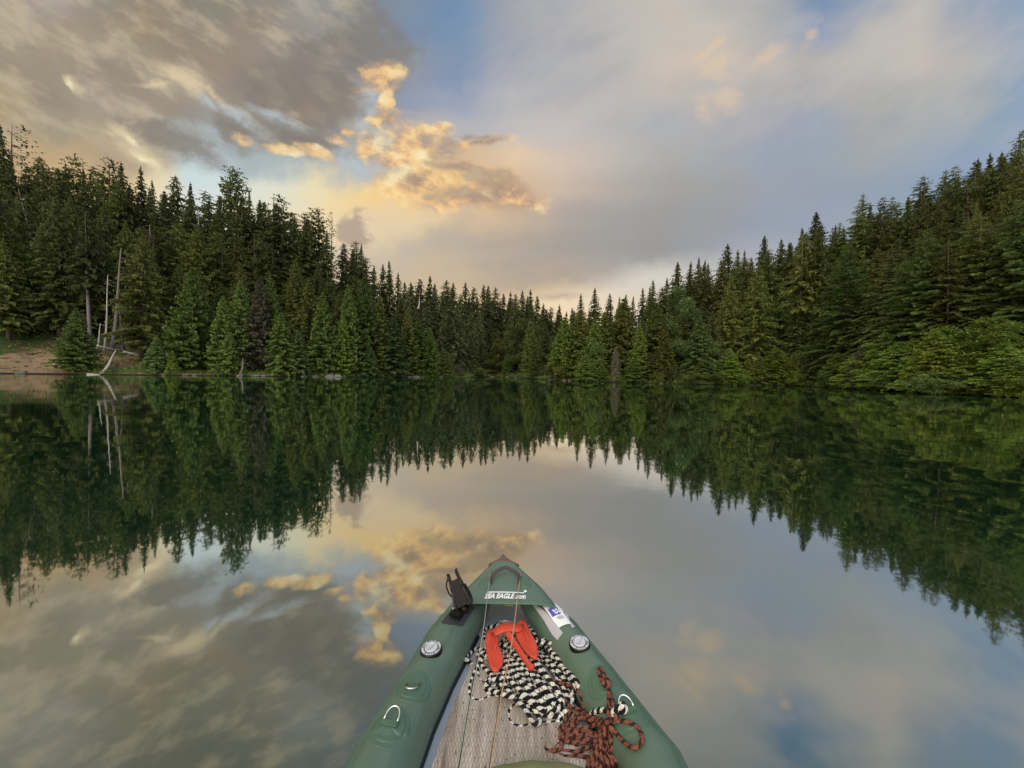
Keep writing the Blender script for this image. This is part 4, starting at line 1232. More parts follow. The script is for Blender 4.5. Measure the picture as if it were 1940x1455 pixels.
# two lengthwise foam panels with a groove between
def panel(xl, xr, y0, y1l, y1r):
    mb = MB(); V = []; n = 14
    rows_ = []
    for i in range(n + 1):
        t = i / n
        ya, yb = y0 + (y1l - y0) * t, y0 + (y1r - y0) * t
        rows_.append([Vector((xl(ya), ya, FLZ + .012)), Vector((xr(yb), yb, FLZ + .012)), Vector((xr(yb), yb, FLZ + .003)), Vector((xl(ya), ya, FLZ + .003))])
    mb.loft(rows_)
    return mb.mesh('foam_panel')
def inL(y): return tube_at(y, -1)[0] + tube_at(y, -1)[2] + .028
def inR(y): return tube_at(y, 1)[0] - tube_at(y, 1)[2] - .028
g1a, g1b = at_z(871, 1455, FLZ), at_z(893, 1322, FLZ)
g2a, g2b = at_z(929, 1455, FLZ), at_z(951, 1312, FLZ)
def gx(a, b): return lambda y: a.x + (b.x - a.x) * (y - a.y) / (b.y - a.y)
G1, G2 = gx(g1a, g1b), gx(g2a, g2b)
yend = at_z(930, 1205, FLZ).y
link('foam_panel', panel(inL, lambda y: G1(y) - .002, -1.2, at_z(895, 1262, FLZ).y, yend - .05), M_FOAM, floor)
link('foam_panel', panel(lambda y: G1(y) + .002, lambda y: G2(y) - .002, -1.2, yend, yend), M_FOAM, floor)
link('foam_panel', panel(lambda y: G2(y) + .002, inR, -1.2, yend, yend - .05), M_FOAM, floor)

for G_, y1_ in ((G1, at_z(895, 1262, FLZ).y), (G2, yend)):
    mb = MB(); mb.tube([(G_(y), y, FLZ + .0105) for y in np.linspace(-1.15, y1_, 20)], .0034, 6)
    link('panel_seam', mb.mesh('panel_seam', smooth=True), M_DARKG, floor)
# bow cover
NX = 28
dv, df = [], []
yy = list(np.linspace(YD, YT - .0, 26))
for i, y in enumerate(yy):
    for j in range(NX + 1):
        q = -1 + 2 * j / NX
        sag = .018 * (1 - q * q) * (1 - i / 25) - .008 * max(0, abs(q) - .55) * (1 - i / 25)
        y2 = y - sag
        a, b = deck_w(min(y2, YT - .002)); m_ = (a + b) / 2; h_ = max(.003, (b - a) / 2 + .005)
        x = m_ + q * h_
        rise = .045 * max(0, (y2 - YD) / (YT - YD))
        z = .302 + rise + .012 * (1 - q * q) - .10 * abs(q) ** 6
        z += .0035 * math.exp(-((y2 - (YD + .245)) / .010) ** 2) * (1 - q * q) - .004 * math.exp(-((y2 - (YD + .262)) / .010) ** 2)   # folds across the cover
        z += .003 * math.exp(-((y2 - (YD + .10)) / .03) ** 2) * math.cos(q * 9)
        dv.append((x, y2, z))
for i in range(len(yy) - 1):
    for j in range(NX):
        k = i * (NX + 1) + j; df.append((k, k + 1, k + NX + 2, k + NX + 1))
deck = link('bow_cover', mesh_np('bow_cover', dv, df, True), M_HULL, boat)
sol = deck.modifiers.new('thick', 'SOLIDIFY'); sol.thickness = .005; sol.offset = 1
# hem along the rear edge
mb = MB(); mb.tube([Vector(dv[j]) + Vector((0, -.001, .003)) for j in range(NX + 1)], .0045, 7)
link('hem', mb.mesh('hem', smooth=True), M_PATCH, deck)
# scuffed tip
mb = MB(); rings = []
for t in np.linspace(0, 1, 8):
    y = YT - .055 + .056 * t
    a, b = deck_w(min(y, YT - .003)); m_ = (a + b) / 2; h_ = max(.003, (b - a) / 2 + .0005) * (1 - .35 * t)
    rings.append([Vector((m_ + h_ * math.cos(g_), y, .302 + .045 * (y - YD) / (YT - YD) + (.020 * math.sin(g_) if math.sin(g_) > 0 else math.sin(g_) * .12))) for g_ in np.linspace(0, 2 * PI, 21)[:-1]])
mb.loft(rings)
link('bow_tip', mb.mesh('bow_tip', smooth=True), M_TIP, boat)

def text_mesh(txt, width, bold=.03, shear=0.0, extrude=.0008):
    cu = bpy.data.curves.new('lettering', 'FONT')
    cu.body = txt; cu.size = 1; cu.offset = bold; cu.shear = shear; cu.align_x = 'CENTER'; cu.align_y = 'CENTER'; cu.resolution_u = 3
    ob = bpy.data.objects.new('tmp', cu); COL.objects.link(ob)
    bpy.context.view_layer.update()
    me = bpy.data.meshes.new_from_object(ob.evaluated_get(bpy.context.evaluated_depsgraph_get()))
    bpy.data.objects.remove(ob)
    xs = [v.co.x for v in me.vertices]; w = max(xs) - min(xs)
    me.transform(Matrix.Scale(width / w, 4))
    return me
# lettering across the cover
le, ri = on(916, 1133, 0), on(995, 1129, 0)
wid_ = (ri - le).length
me1 = text_mesh('SEA EAGLE', wid_ * .72, .045, .35); me2 = text_mesh('.com', wid_ * .26, .03, .3)
bm = bmesh.new()
hh = .030
for me_, cx_, hy in ((me1, -.13, 1.0), (me2, .37, .75)):
    b2 = bmesh.new(); b2.from_mesh(me_)
    yy_ = [v.co.y for v in b2.verts]; s_ = hh * hy / (max(yy_) - min(yy_)); y0_ = min(yy_)
    for v in b2.verts:
        v.co.y = (v.co.y - y0_) * s_; v.co.x += cx_ * wid_
    tmp = bpy.data.meshes.new('t'); b2.to_mesh(tmp); bm.from_mesh(tmp); b2.free()
def addquad(bm, P):
    bm.faces.new([bm.verts.new(p) for p in P])
addquad(bm, [(-.43 * wid_, hh + .004, 0), (.47 * wid_, hh + .004, 0), (.48 * wid_, hh + .010, 0), (-.41 * wid_, hh + .010, 0)])
cc = [(.50 * wid_ + .0065 * math.cos(a), hh + .018 + .0065 * math.sin(a), 0) for a in np.linspace(0, 2 * PI, 13)[:-1]]
addquad(bm, cc)
bmesh.ops.triangulate(bm, faces=bm.faces)
bmesh.ops.subdivide_edges(bm, edges=[e for e in bm.edges if e.calc_length() > .015], cuts=3)
base = (le + ri) / 2
ya = at_z(955, 1136, .318).y
for v in bm.verts:
    x = base.x + v.co.x; y = ya + v.co.y
    v.co = Vector((x, y, deck_z(x, y) + .0078))
me = bpy.data.meshes.new('lettering'); bm.to_mesh(me); bm.free()
link('lettering', me, M_WHITE, deck)

# grab handle with its two welded patches
ha, hb_, hc = on(929, 1104, .006), on(957, 1092, .006), on(985, 1104, .006)
mb = MB()
arc = catmull([ha + Vector((0, -.006, 0)), ha + Vector((.006, .018, .022)), (ha * .65 + hb_ * .35) + Vector((.006, .016, .034)), hb_ + Vector((0, .006, .037)), (hc * .65 + hb_ * .35) + Vector((-.006, .016, .034)), hc + Vector((-.006, .018, .022)), hc + Vector((0, -.006, 0))], .006)
rings = []
for i, p in enumerate(arc):
    t = (arc[min(i + 1, len(arc) - 1)] - arc[max(0, i - 1)]).normalized()
    up_ = Vector((0, .8, .6)); sd_ = t.cross(up_).normalized(); nn = sd_.cross(t)
    rings.append([p + nn * a + sd_ * b for a, b in ((-.008, -.002), (.008, -.002), (.008, .002), (-.008, .002))])
mb.loft(rings)
link('grab_handle', mb.mesh('grab_handle', smooth=False, bevel=.0008), M_STRAP, deck)

def disc_on(px, py, r, name, mat, parent, lift=.0015, th=.003, rings_=2, squash=1.0):
    """a welded round patch that follows the curved surface"""
    c = on(px, py)
    V = [];
    N_ = 36; K_ = 6
    def z_at(x, y):
        return surf_z(x, y)
    V.append(Vector((c.x, c.y, z_at(c.x, c.y) + lift + th)))
    prof = [(.25, th), (.5, th), (.74, th), (.76, th * .45), (.97, th * .45), (1.0, -.002)] if rings_ == 2 else [(.25, th), (.5, th), (.7, th), (.9, th), (.97, th), (1.0, -.002)]
    for q, h in prof:
        for j in range(N_):
            a = 2 * PI * j / N_
            x, y = c.x + math.cos(a) * r * q * .86, c.y + math.sin(a) * r * q * squash
            V.append(Vector((x, y, z_at(x, y) + lift + h)))
    F = [(0, 1 + j, 1 + (j + 1) % N_) for j in range(N_)]
    for k in range(len(prof) - 1):
        for j in range(N_):
            a = 1 + k * N_ + j; b = 1 + k * N_ + (j + 1) % N_
            F.append((a, a + N_, b + N_, b))
    return c, link(name, mesh_np(name, V, F, False), mat, parent)
def frame_on(c):
    e = .01
    n = Vector((-(surf_z(c.x + e, c.y) - surf_z(c.x - e, c.y)) / (2 * e), -(surf_z(c.x, c.y + e) - surf_z(c.x, c.y - e)) / (2 * e), 1)).normalized()
    return n
disc_on(918, 1106, .042, 'handle_patch', M_PATCH, deck, .0065)
disc_on(995, 1106, .042, 'handle_patch', M_PATCH, deck, .0065)

def d_ring(px, py, dirv, label=None, up=.35):
    c, p = disc_on(px, py, .062, 'ring_patch', M_PATCH, boat, .001, .004)
    n = frame_on(c)
    d = Vector(dirv); d = (d - n * d.dot(n)).normalized(); sd_ = n.cross(d).normalized()
    c = Vector((c.x, c.y, surf_z(c.x, c.y))) + n * .008
    mb = MB()
    R_ = .019
    pts = [c - sd_ * R_, c - sd_ * R_ + d * .012]
    for a in np.linspace(PI, 0, 12):
        pts.append(c + sd_ * R_ * math.cos(a) + d * (.014 + R_ * math.sin(a) * 1.1))
    pts += [c + sd_ * R_]
    pts = [q + n * (q - c).dot(d) * up for q in pts]
    mb.tube(pts, .0026, 7)
    link('d_ring', mb.mesh('d_ring', smooth=True), M_STEEL, p)
    mb = MB(); rot = Matrix((sd_, d, n)).transposed()
    mb.box(c, (.046, .012, .010), rot)
    link('ring_strap', mb.mesh('ring_strap', bevel=.002), M_PATCH, p)
d_ring(782, 1300, (0, -1, 0))
d_ring(738, 1376, (.15, 1, 0), up=.5)
d_ring(1192, 1352, (-.25, 1, 0), up=.5)
disc_on(1145, 1288, .060, 'ring_patch', M_PATCH, boat, .001, .004)

def valve(px, py, parent, r=.036, letters=True):
    c = on(px, py)
    c.z = surf_z(c.x, c.y)
    n = frame_on(c)
    sd_ = Vector((1, 0, 0)); sd_ = (sd_ - n * sd_.dot(n)).normalized(); d = n.cross(sd_)
    rot = Matrix((sd_, d, n)).transposed()
    def ring(prof, name, mat, par):
        mb = MB(); rr = []
        for q, h in prof:
            rr.append([c + rot @ Vector((r * q * math.cos(a), r * q * math.sin(a), h)) for a in np.linspace(0, 2 * PI, 37)[:-1]])
        mb.loft(rr, caps=True)
        return link(name, mb.mesh(name, smooth=False), mat, par)
    base_ = ring([(1.04, -.02), (1.04, .004), (.98, .007), (.5, .007), (.5, 0)], 'valve', M_BLACK, parent)
    ring([(.93, .004), (.93, .0085), (.72, .0085), (.72, .004)], 'valve_ring', M_VALVE, base_)
    ring([(.62, .005), (.62, .011), (.54, .0125), (.48, .009), (.05, .0085)], 'valve_cap', M_VALVE, base_)
    mb = MB()
    mb.box(c + n * .012, (r * .16, r * .86, .008), rot @ Matrix.Rotation(-.6, 3, 'Z'))
    link('valve_grip', mb.mesh('valve_grip', bevel=.002), M_VALVE, base_)
    if letters:
        bm = bmesh.new()
        txt = 'SEA EAGLE   SEA EAGLE   '
        for i, ch in enumerate(txt):
            if ch == ' ': continue
            t_ = text_mesh(ch, r * .12, .03)
            b2 = bmesh.new(); b2.from_mesh(t_)
            yv = [v.co.y for v in b2.verts]; sc_ = r * .16 / max(1e-5, max(yv) - min(yv))
            a = PI - 2 * PI * i / len(txt)
            for v in b2.verts:
                v.co.y *= sc_
                v.co = c + rot @ (Matrix.Rotation(a - PI / 2, 3, 'Z') @ Vector((v.co.x, v.co.y + r * .825, .0093)))
            tmp = bpy.data.meshes.new('t'); b2.to_mesh(tmp); bm.from_mesh(tmp); b2.free()
        me = bpy.data.meshes.new('lettering'); bm.to_mesh(me); bm.free()
        link('lettering', me, M_BLACK, base_)
valve(817, 1231, boat)
valve(1098, 1221, boat)
valve(957, 1187, floor, .040)
mb = MB(); c = at_z(964, 1142, .27); mb.box(c, (.036, .004, .022), Matrix.Rotation(.05, 3, 'Y'))
link('care_tag', mb.mesh('care_tag', bevel=.001), M_YELLOW, deck)

# grey tape and registration sticker on the right tube
def decal(P, name, mat, lift, parent=None, sub=8):
    """flat sheet with outline P (photograph points) laid on the curved tube"""
    bm = bmesh.new()
    W_ = [on(*p) for p in P]
    bm.faces.new([bm.verts.new((w.x, w.y, 0)) for w in W_])
    bmesh.ops.triangulate(bm, faces=bm.faces)
    for _ in range(4):
        es = [e for e in bm.edges if e.calc_length() > .012]
        if not es: break
        bmesh.ops.subdivide_edges(bm, edges=es, cuts=1, use_grid_fill=True)
        bmesh.ops.triangulate(bm, faces=bm.faces)
    for v in bm.verts: v.co.z = surf_z(v.co.x, v.co.y) + lift
    me = bpy.data.meshes.new(name); bm.to_mesh(me); bm.free()
    return link(name, me, mat, parent)
T1 = [(1003, 1140), (1018, 1134), (1034, 1161), (1067, 1201), (1065, 1203), (1056, 1215), (1046, 1204), (1030, 1177), (1014, 1154)]
decal(T1, 'repair_tape', M_TAPE, .0022, boat)
decal([(1040, 1133), (1045, 1137), (1070, 1166), (1090, 1189), (1084, 1191), (1072, 1170), (1055, 1146)], 'repair_tape', M_TAPE, .0022, boat)
stk = decal([(1026, 1148), (1044, 1141), (1055, 1146), (1068, 1164), (1082, 1184), (1059, 1192), (1048, 1178), (1034, 1158)], 'registration_sticker', M_WHITE, .0034, boat)
decal([(1037, 1157), (1054, 1152), (1063, 1165), (1047, 1172)], 'violet_field', M_PURPLE, .0046, stk)
decal([(1053, 1172), (1060, 1168), (1066, 1168), (1070, 1173), (1060, 1176)], 'violet_field', M_TAPE, .0046, stk)
t25 = text_mesh('25', .036, .035)
ca_, cb_ = on(1047, 1170), on(1056, 1153)
o25 = on(1053, 1160.5)
axu = Vector((on(1043, 1153).x - on(1061, 1170).x, on(1043, 1153).y - on(1061, 1170).y, 0)).normalized() * -1
axv = Vector((-axu.y, axu.x, 0))
for v in t25.vertices:
    q = Vector((o25.x, o25.y, 0)) + axu * v.co.x * .85 + axv * v.co.y * .75
    v.co = Vector((q.x, q.y, surf_z(q.x, q.y) + .0058))
link('year_number', t25, M_WHITE, stk)

# =================================================================== rod holder on the left tube
rh0 = on(866, 1166); rh0.z = surf_z(rh0.x, rh0.y)
rh = empty('rod_holder', rh0, 'black plastic fishing rod holder standing open on the left tube', 'rod holder')
c, padm = None, decal([(836, 1181), (862, 1146), (890, 1146), (899, 1154), (878, 1187), (872, 1188), (850, 1184)], 'base_pad', M_PAD, .004)
padm.data.transform(Matrix.Translation(-rh0)); padm.parent = rh
sol = padm.modifiers.new('thick', 'SOLIDIFY'); sol.thickness = .004; sol.offset = 1
nrm = frame_on(rh0)
ax = (on(872, 1160) - on(861, 1176)); ax.z = 0; ax.normalize()                  # along the tube
ax = (ax - nrm * ax.dot(nrm)).normalized(); ay = nrm.cross(ax).normalized()
RT = Matrix((ay * -1, ax, nrm)).transposed()
def L3(x, y, z): return rh0 + RT @ Vector((x, y, z))
mb = MB(); mb.box(L3(0, -.004, .012), (.050, .058, .008), RT); mb.box(L3(0, -.004, .026), (.040, .048, .022), RT)
mnt = link('mount', mb.mesh('mount', bevel=.003), M_BLACK, rh)
for sx_ in (-1, 1):
    for sy_ in (-1, 1):
        mb = MB(); mb.tube([L3(sx_ * .015, -.004 + sy_ * .019, .036), L3(sx_ * .015, -.004 + sy_ * .019, .0405)], .0045, 12)
        link('bolt', mb.mesh('bolt'), M_STEEL, mnt)
foot = at_z(881, 1152, .375)
mb = MB(); mb.tube([L3(0, .008, .034), L3(.001, .012, .045), foot + Vector((0, 0, -.004))], [.018, .015, .017], 16)
link('swivel_post', mb.mesh('swivel_post', smooth=True), M_BLACK, rh)
# cradle: two long cheeks, joined by a loop at the foot, open at the top
top = at_y(856, 1084, foot.y + .03)
axc = (top - foot).normalized()
sdc = axc.cross(Vector((0, -1, .35))).normalized(); fr = sdc.cross(axc).normalized()
RC = Matrix((sdc, fr, axc)).transposed(); LC = (top - foot).length
def C3(x, y, z): return foot + RC @ Vector((x * 1.15, y * 1.1, z * LC))
mb = MB()
for s in (-1, 1):
    rings = []
    for z, w, xo in ((-.06, .010, .012), (.0, .016, .019), (.12, .020, .024), (.35, .018, .022), (.55, .014, .018), (.62, .015, .018), (.80, .013, .015), (.97, .013, .014), (1.04 if s > 0 else 1.0, .005, .016)):
        rings.append([C3(s * xo - .0035, -w, z), C3(s * xo + .0035, -w, z), C3(s * xo + .0035, w, z), C3(s * xo - .0035, w, z)])
    mb.loft(rings)
link('cradle_cheeks', mb.mesh('cradle_cheeks', bevel=.0012), M_BLACK, rh)
mb = MB(); rings = []
for z, w in ((.10, .019), (.35, .017), (.55, .015), (.72, .014), (.80, .012)):
    rings.append([C3(-w, .008, z), C3(w, .008, z), C3(w, .016, z), C3(-w, .016, z)])
mb.loft(rings)
link('cradle_back', mb.mesh('cradle_back', bevel=.001), M_BLACK, rh)
mb = MB(); mb.tube(catmull([C3(-.022, -.014, .55), C3(-.026, -.022, .25), C3(-.022, -.030, .02), C3(0, -.034, -.10), C3(.022, -.030, .02), C3(.026, -.022, .25), C3(.022, -.014, .55)], .006), .0050, 8)
link('front_loop', mb.mesh('front_loop', smooth=True), M_BLACK, rh)
mb = MB(); mb.tube(catmull([C3(-.015, 0, .93), C3(-.030, .004, .75), C3(-.030, .004, .5), C3(-.020, 0, .34)], .006), .0030, 6)
link('latch_strap', mb.mesh('latch_strap', smooth=True), M_BLACK, rh)

# =================================================================== ropes, anchor, lines
RBW = .0072
def path(P, base, rr):
    """photograph points with layer heights -> world points lying on the boat"""
    out = []
    for q in P:
        px, py = q[0], q[1]; h = q[2] if len(q) > 2 else 0
        out.append(on(px, py, base + h * rr))
    return out
rnr = random.Random(3)
P = []
# loose loops at the left edge of the heap
P += [(985, 1210, 1), (978, 1194, .8), (960, 1184, .3), (932, 1187, .2), (918, 1196, .1), (921, 1212, .5), (940, 1222, 1), (925, 1232, 1), (903, 1230, .1), (889, 1240, 0), (882, 1248, 0), (893, 1257, 0), (905, 1266, 0), (912, 1252, 1),
      (905, 1240, 1), (918, 1238, 1.5), (945, 1262, 2), (980, 1290, 2), (1010, 1310, 2)]
P += [(1030, 1332, 2), (1000, 1330, 1), (975, 1300, 1.5), (950, 1270, 1), (925, 1247, .5), (906, 1262, .2), (893, 1290, 0), (889, 1312, 0), (897, 1326, 0), (912, 1328, 0), (932, 1318, 0), (950, 1302, .3), (965, 1288, 1.5), (950, 1262, 2), (925, 1238, 1.2),
      (908, 1252, .6), (906, 1280, 0), (917, 1296, 0), (935, 1301, 0), (955, 1298, .6), (975, 1305, 1.5)]
# the heap itself: long loops laid over each other, drifting across
A = (952, 1222); B = (1052, 1342)
for k in range(17):
    f = k / 16
    ox = 60 * math.sin(k * 2.4) + rnr.uniform(-6, 6); oy = -30 * math.sin(k * 2.4) + rnr.uniform(-5, 5)
    h = .3 + 3.6 * math.sin(PI * min(1, f * .85 + .1)) * (1 - abs(math.sin(k * 2.4)) * .5)
    wdt = rnr.uniform(7, 24)
    ax0, ay0 = A[0] + ox * .45 + rnr.uniform(-12, 12), A[1] + oy * .5 + rnr.uniform(-14, 16)
    bx0, by0 = B[0] + ox * .62 + rnr.uniform(-14, 10), B[1] + oy * .7 + rnr.uniform(-22, 8)
    if k % 4 == 3 and k > 4:
        mx_, my_ = (ax0 + bx0) / 2, (ay0 + by0) / 2; g_ = (.75, -.6, .5, -.9)[(k // 4) % 4]; sc_ = .62
        ux, uy = (bx0 - ax0) / 2 * sc_, (by0 - ay0) / 2 * sc_
        vx, vy = ux * math.cos(g_) - uy * math.sin(g_), ux * math.sin(g_) + uy * math.cos(g_)
        ax0, ay0, bx0, by0 = mx_ - vx, my_ - vy, mx_ + vx, my_ + vy
    dx, dy = bx0 - ax0, by0 - ay0; l_ = math.hypot(dx, dy); nx_, ny_ = -dy / l_, dx / l_
    for t, w_, hh_ in ((.0, -.3, 0), (.04, .8, 0), (.25, 1, .7), (.5, 1.1, 1), (.75, 1, .7), (.96, .8, 0), (1.0, 0, 0), (.96, -.8, 0), (.75, -1, .7), (.5, -1.1, 1), (.25, -1, .7), (.05, -.9, 0)):
        P.append((ax0 + dx * t + nx_ * wdt * w_ + rnr.uniform(-2.5, 2.5), ay0 + dy * t + ny_ * wdt * w_ + rnr.uniform(-2.5, 2.5), h * (.55 + .6 * hh_)))
# strand along the right side up round the anchor, then the long lower loop and the tail to the ring
P += [(1040, 1262, 1), (1028, 1240, .6), (1021, 1215, .3), (1011, 1198, .2), (1002, 1188, .4), (1004, 1204, 1), (1014, 1228, 1), (1034, 1252, 1.2), (1060, 1290, 1.4), (1075, 1320, 1.2), (1082, 1345, .6), (1060, 1358, .5), (1020, 1352, .6), (990, 1338, .5),
      (977, 1337, 0), (967, 1343, 0), (964, 1356, 0), (968, 1370, 0), (983, 1378, 0), (1005, 1375, 0), (1030, 1371, 0), (1056, 1369, 0), (1066, 1358, .5), (1062, 1345, 1.2), (1075, 1350, 1), (1095, 1356, .3), (1113, 1357, .3), (1124, 1350, .3), (1138, 1345, .3), (1152, 1346, .5),
      (1166, 1344, 1), (1178, 1348, .8), (1186, 1345, .6), (1181, 1334, 1.2), (1174, 1338, 1.6), (1166, 1350, 1.2), (1158, 1360, .6), (1162, 1348, 2), (1172, 1340, 2.2), (1184, 1340, 1.6)]
pts = catmull(path(P, RBW, RBW * 1.75), .006)
me = rope_mesh('anchor_rope', pts, RBW, 10)
o = link('anchor_rope', me, M_ROPEBW)
tag(o, 'black and white braided rope heaped on the kayak floor', 'rope')

def brope(lists):
    P = []
    for l in lists: P += l
    return P
RB = .0056
rnr = random.Random(8)
P = [(1030, 1284, 2.5), (1042, 1287, 3), (1056, 1292, 3), (1070, 1296, 2.5), (1083, 1300, 1), (1095, 1308, .3), (1101, 1320, .2), (1104, 1334, .2), (1106, 1346, 1), (1112, 1358, 2), (1125, 1368, 3), (1140, 1372, 4)]
P += [(1152, 1368, 4), (1173, 1366, .6), (1185, 1367, .3), (1197, 1371, .2), (1208, 1378, .2), (1215, 1389, .2), (1217, 1401, .1), (1211, 1412, .1), (1202, 1417, .1), (1190, 1412, .1), (1179, 1403, .2), (1168, 1390, .6), (1157, 1378, 3), (1146, 1370, 4.5)]
P += [(1125, 1374, 4), (1105, 1381, 3), (1085, 1389, 1.5), (1060, 1392, 0), (1045, 1399, 0), (1037, 1408, 0), (1032, 1418, .4), (1040, 1424, .5), (1056, 1422, 1), (1064, 1412, 1.5), (1066, 1390, 1.5), (1070, 1366, 1.5), (1080, 1348, 2), (1094, 1343, 2), (1107, 1350, 2), (1120, 1362, 3), (1138, 1374, 4)]
for k in range(11):     # the skein hanging from the crossing down to the lower edge
    a = (1150 + rnr.uniform(-10, 8), 1372 + rnr.uniform(-4, 8)); b = (1112 + (k % 6) * 11 + rnr.uniform(-3, 3), 1462 + rnr.uniform(-10, 26))
    bulge = rnr.uniform(-7, 9)
    P += [(a[0], a[1], 3.5), (a[0] * .7 + b[0] * .3 + bulge, a[1] * .7 + b[1] * .3, 2.4 + .3 * (k % 5)), (a[0] * .35 + b[0] * .65 + bulge, a[1] * .35 + b[1] * .65, 1.6 + .35 * (k % 5)), (b[0], b[1], 1 + .3 * (k % 3)), (b[0] + 7, b[1] + 4, .8)]
    P += [(a[0] * .35 + b[0] * .65 + bulge + 8, a[1] * .35 + b[1] * .65, 2.2 + .3 * (k % 4))]
    if k % 2 == 1: P += [(1128 + rnr.uniform(-6, 6), 1398 + rnr.uniform(-6, 6), 3.5), (1096 + rnr.uniform(-8, 8), 1392 + rnr.uniform(-10, 22), 1.8), (1068 + rnr.uniform(-10, 12), 1388 + rnr.uniform(-14, 20), .6), (1100, 1358 + rnr.uniform(-4, 4), 2.4), (1130, 1362, 3.4)]
P += [(1148, 1395, 3), (1130, 1408, 2.4), (1111, 1417, 1.5), (1095, 1424, 1), (1078, 1424, .6), (1056, 1422, .3), (1026, 1421, 0), (1005, 1425, 0), (987, 1431, 0), (977, 1438, 0), (971, 1444, 0)]
pts = catmull(path(P, RB, RB * 1.7), .006)
P2 = [(1030, 1292, 2.6), (1035, 1300, 2.8), (1046, 1309, 3), (1058, 1316, 2.6), (1068, 1325, 2.4), (1080, 1337, 2), (1090, 1350, 2.4), (1110, 1362, 3), (1134, 1366, 3.4), (1160, 1364, 2), (1167, 1362, 1.5), (1163, 1345, 2.4), (1161, 1330, 1.6), (1156, 1316, .4), (1152, 1302, .6),
      (1143, 1293, .8), (1137, 1282, .8), (1134, 1270, .6), (1138, 1266, .8), (1143, 1272, 1), (1145, 1284, 1.2), (1152, 1288, 1.4), (1155, 1295, 1.6), (1150, 1301, 1.8), (1143, 1297, 2.2), (1146, 1287, 2.4), (1152, 1291, 2.2), (1152, 1302, 1.4), (1155, 1314, .8),
      (1153, 1326, 1), (1153, 1340, 2.6), (1153, 1352, 2.6), (1156, 1368, 3), (1140, 1384, 3.2), (1120, 1392, 2.4), (1098, 1398, 1.4), (1080, 1403, .8), (1066, 1407, .3), (1054, 1414, .2), (1052, 1424, .4), (1070, 1434, .4), (1095, 1432, .8), (1115, 1436, 1.4), (1128, 1448, 2)]
pts2 = catmull(path(P2, RB, RB * 1.7), .006)
me = rope_mesh('brown_rope', pts + pts2[::1], RB, 9) if False else rope_mesh('brown_rope', pts, RB, 9)
bm = bmesh.new(); bm.from_mesh(me); m2 = rope_mesh('t', pts2, RB, 9); bm.from_mesh(m2); bm.to_mesh(me); bm.free()
o = link('brown_rope', me, M_ROPEBR)
tag(o, 'reddish brown flecked rope tangled beside the right tube', 'rope')

# anchor
def plate(P, z0, th, name, mat, parent, bev=.006, dome=0.0, tilt=None):
    """solid cast shape with the outline seen in the photograph"""
    W_ = [at_z(px, py, z0) for px, py in P]
    W_ = catmull(W_, .012, closed=True)
    c = sum(W_, Vector()) / len(W_)
    W_ = [c + (w - c) * .97 for w in W_]
    bm = bmesh.new()
    lev = [(.80, -th), (.98, -th * .8), (1.0, 0), (.97, th * .45), (.82, th * .62), (.55, th * .35)]
    rings = []
    for k, (q, h) in enumerate(lev):
        rings.append([bm.verts.new(c + (w - c) * q + Vector((0, 0, h + (tilt(w) if tilt else 0)))) for w in W_])
    n = len(W_)
    for r1, r2 in zip(rings, rings[1:]):
        for j in range(n): bm.faces.new((r1[j], r1[(j + 1) % n], r2[(j + 1) % n], r2[j]))
    bm.faces.new(rings[-1]); bm.faces.new(rings[0][::-1])
    bmesh.ops.recalc_face_normals(bm, faces=bm.faces)
    me = bpy.data.meshes.new(name); bm.to_mesh(me); bm.free()
    me.polygons.foreach_set('use_smooth', np.ones(len(me.polygons), bool))
    return link(name, me, mat, parent)
ZA = .245
anc = empty('river_anchor', at_z(965, 1220, FLZ), 'orange coated two-fluke anchor lying on the black and white rope', 'anchor')
plate([(919, 1207), (922, 1196), (931, 1190), (941, 1192), (945, 1203), (945, 1218), (953, 1232), (955, 1244), (949, 1254), (940, 1261), (931, 1256), (925, 1242), (920, 1222)], ZA, .007, 'fluke', M_ORANGE, anc, tilt=lambda w: (w.y - 1.5) * .12)
plate([(974, 1190), (980, 1179), (990, 1175), (998, 1182), (1005, 1195), (1016, 1211), (1020, 1228), (1018, 1240), (1006, 1236), (991, 1224), (981, 1211), (976, 1200)], ZA + .008, .007, 'fluke', M_ORANGE, anc, tilt=lambda w: (w.y - 1.5) * .12)
mb = MB()
for P_ in ([(933, 1200), (936, 1215), (939, 1232)], [(989, 1184), (995, 1200), (1002, 1214)]):
    q = [at_z(x, y, ZA + .014) for x, y in P_]
    mb.tube(q, [.006, .0045, .001], 8)
link('fluke_rib', mb.mesh('fluke_rib', smooth=True), M_ORANGE, anc)
q = [at_z(x, y, z) for x, y, z in ((932, 1204, ZA), (940, 1197, ZA + .006), (950, 1191, ZA + .014), (963, 1188, ZA + .016), (975, 1190, ZA + .014), (984, 1190, ZA + .010), (990, 1188, ZA + .006))]
q = catmull(q, .008)
mb = MB(); rings = []
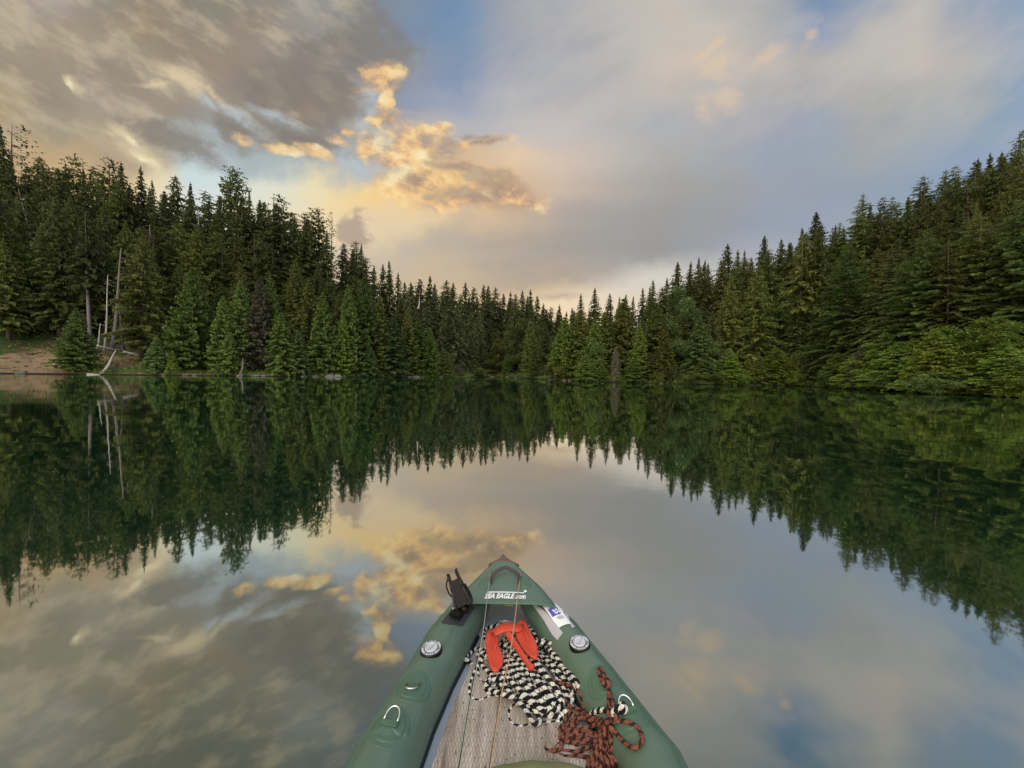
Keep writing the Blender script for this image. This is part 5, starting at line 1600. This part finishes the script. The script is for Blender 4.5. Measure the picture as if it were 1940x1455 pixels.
for i, p in enumerate(q):
    t = (q[min(i + 1, len(q) - 1)] - q[max(0, i - 1)]).normalized()
    f_ = Vector((0, 0, 1)).cross(t).normalized(); u_ = t.cross(f_)
    w_ = .015 + .011 * math.sin(PI * i / (len(q) - 1))
    rings.append([p + f_ * w_ * math.cos(a) + u_ * .008 * math.sin(a) for a in np.linspace(0, 2 * PI, 15)[:-1]])
mb.loft(rings)
link('crown', mb.mesh('crown', smooth=True), M_ORANGE, anc)
a, b = at_z(961, 1199, ZA + .022), at_z(1009, 1270, .225)
mb = MB(); rings = []
t = (b - a).normalized(); f_ = Vector((0, 0, 1)).cross(t).normalized(); u_ = t.cross(f_)
for k, w_ in ((0, .0085), (.1, .0095), (.5, .0085), (.85, .008), (.93, .0105), (1, .008)):
    p = a + (b - a) * k
    rings.append([p + f_ * w_ * sx_ + u_ * w_ * .8 * sz_ for sx_, sz_ in ((-1, -1), (1, -1), (1, 1), (-1, 1))])
mb.loft(rings)
link('shank', mb.mesh('shank', bevel=.002), M_ORANGE, anc)

# two thin lines running back from the bow
def line(P, r, name, mat, label):
    q = catmull([on(*P[0], .012)] + [at_z(x, y, z) for x, y, z in P[1:]], .03)
    mb = MB(); mb.tube(q, r, 6)
    tag(link(name, mb.mesh(name, smooth=True), mat), label, 'cord')
line([(929, 1081), (916, 1190, .30), (893, 1320, .26), (871, 1455, .23), (850, 1600, .22)], .0014, 'thin_line', M_CORDG, 'thin pale line running from the bow over the left floor panel')
line([(987, 1084), (975, 1176, .335), (966, 1241, .325), (951, 1312, .31), (929, 1455, .29), (905, 1620, .28)], .0021, 'tan_cord', M_CORD, 'tan cord stretched from the bow over the orange anchor')

# rounded khaki bag at the very bottom of the view
bc = at_z(1030, 1546, .15)
bm = bmesh.new(); bmesh.ops.create_uvsphere(bm, u_segments=48, v_segments=24, radius=1)
for v in bm.verts:
    x, y, z = v.co
    v.co = Vector((x * .25, y * .11, z * .085 + .002 * math.sin(x * 17 + y * 5)))
me = bpy.data.meshes.new('khaki_bag'); bm.to_mesh(me); bm.free()
me.polygons.foreach_set('use_smooth', np.ones(len(me.polygons), bool)); me.materials.append(M_KHAKI)
o = bpy.data.objects.new('khaki_bag', me); COL.objects.link(o); o.location = bc
tag(o, 'rounded khaki cloth bag cut by the bottom edge of the view', 'bag')
#KAYAK_END
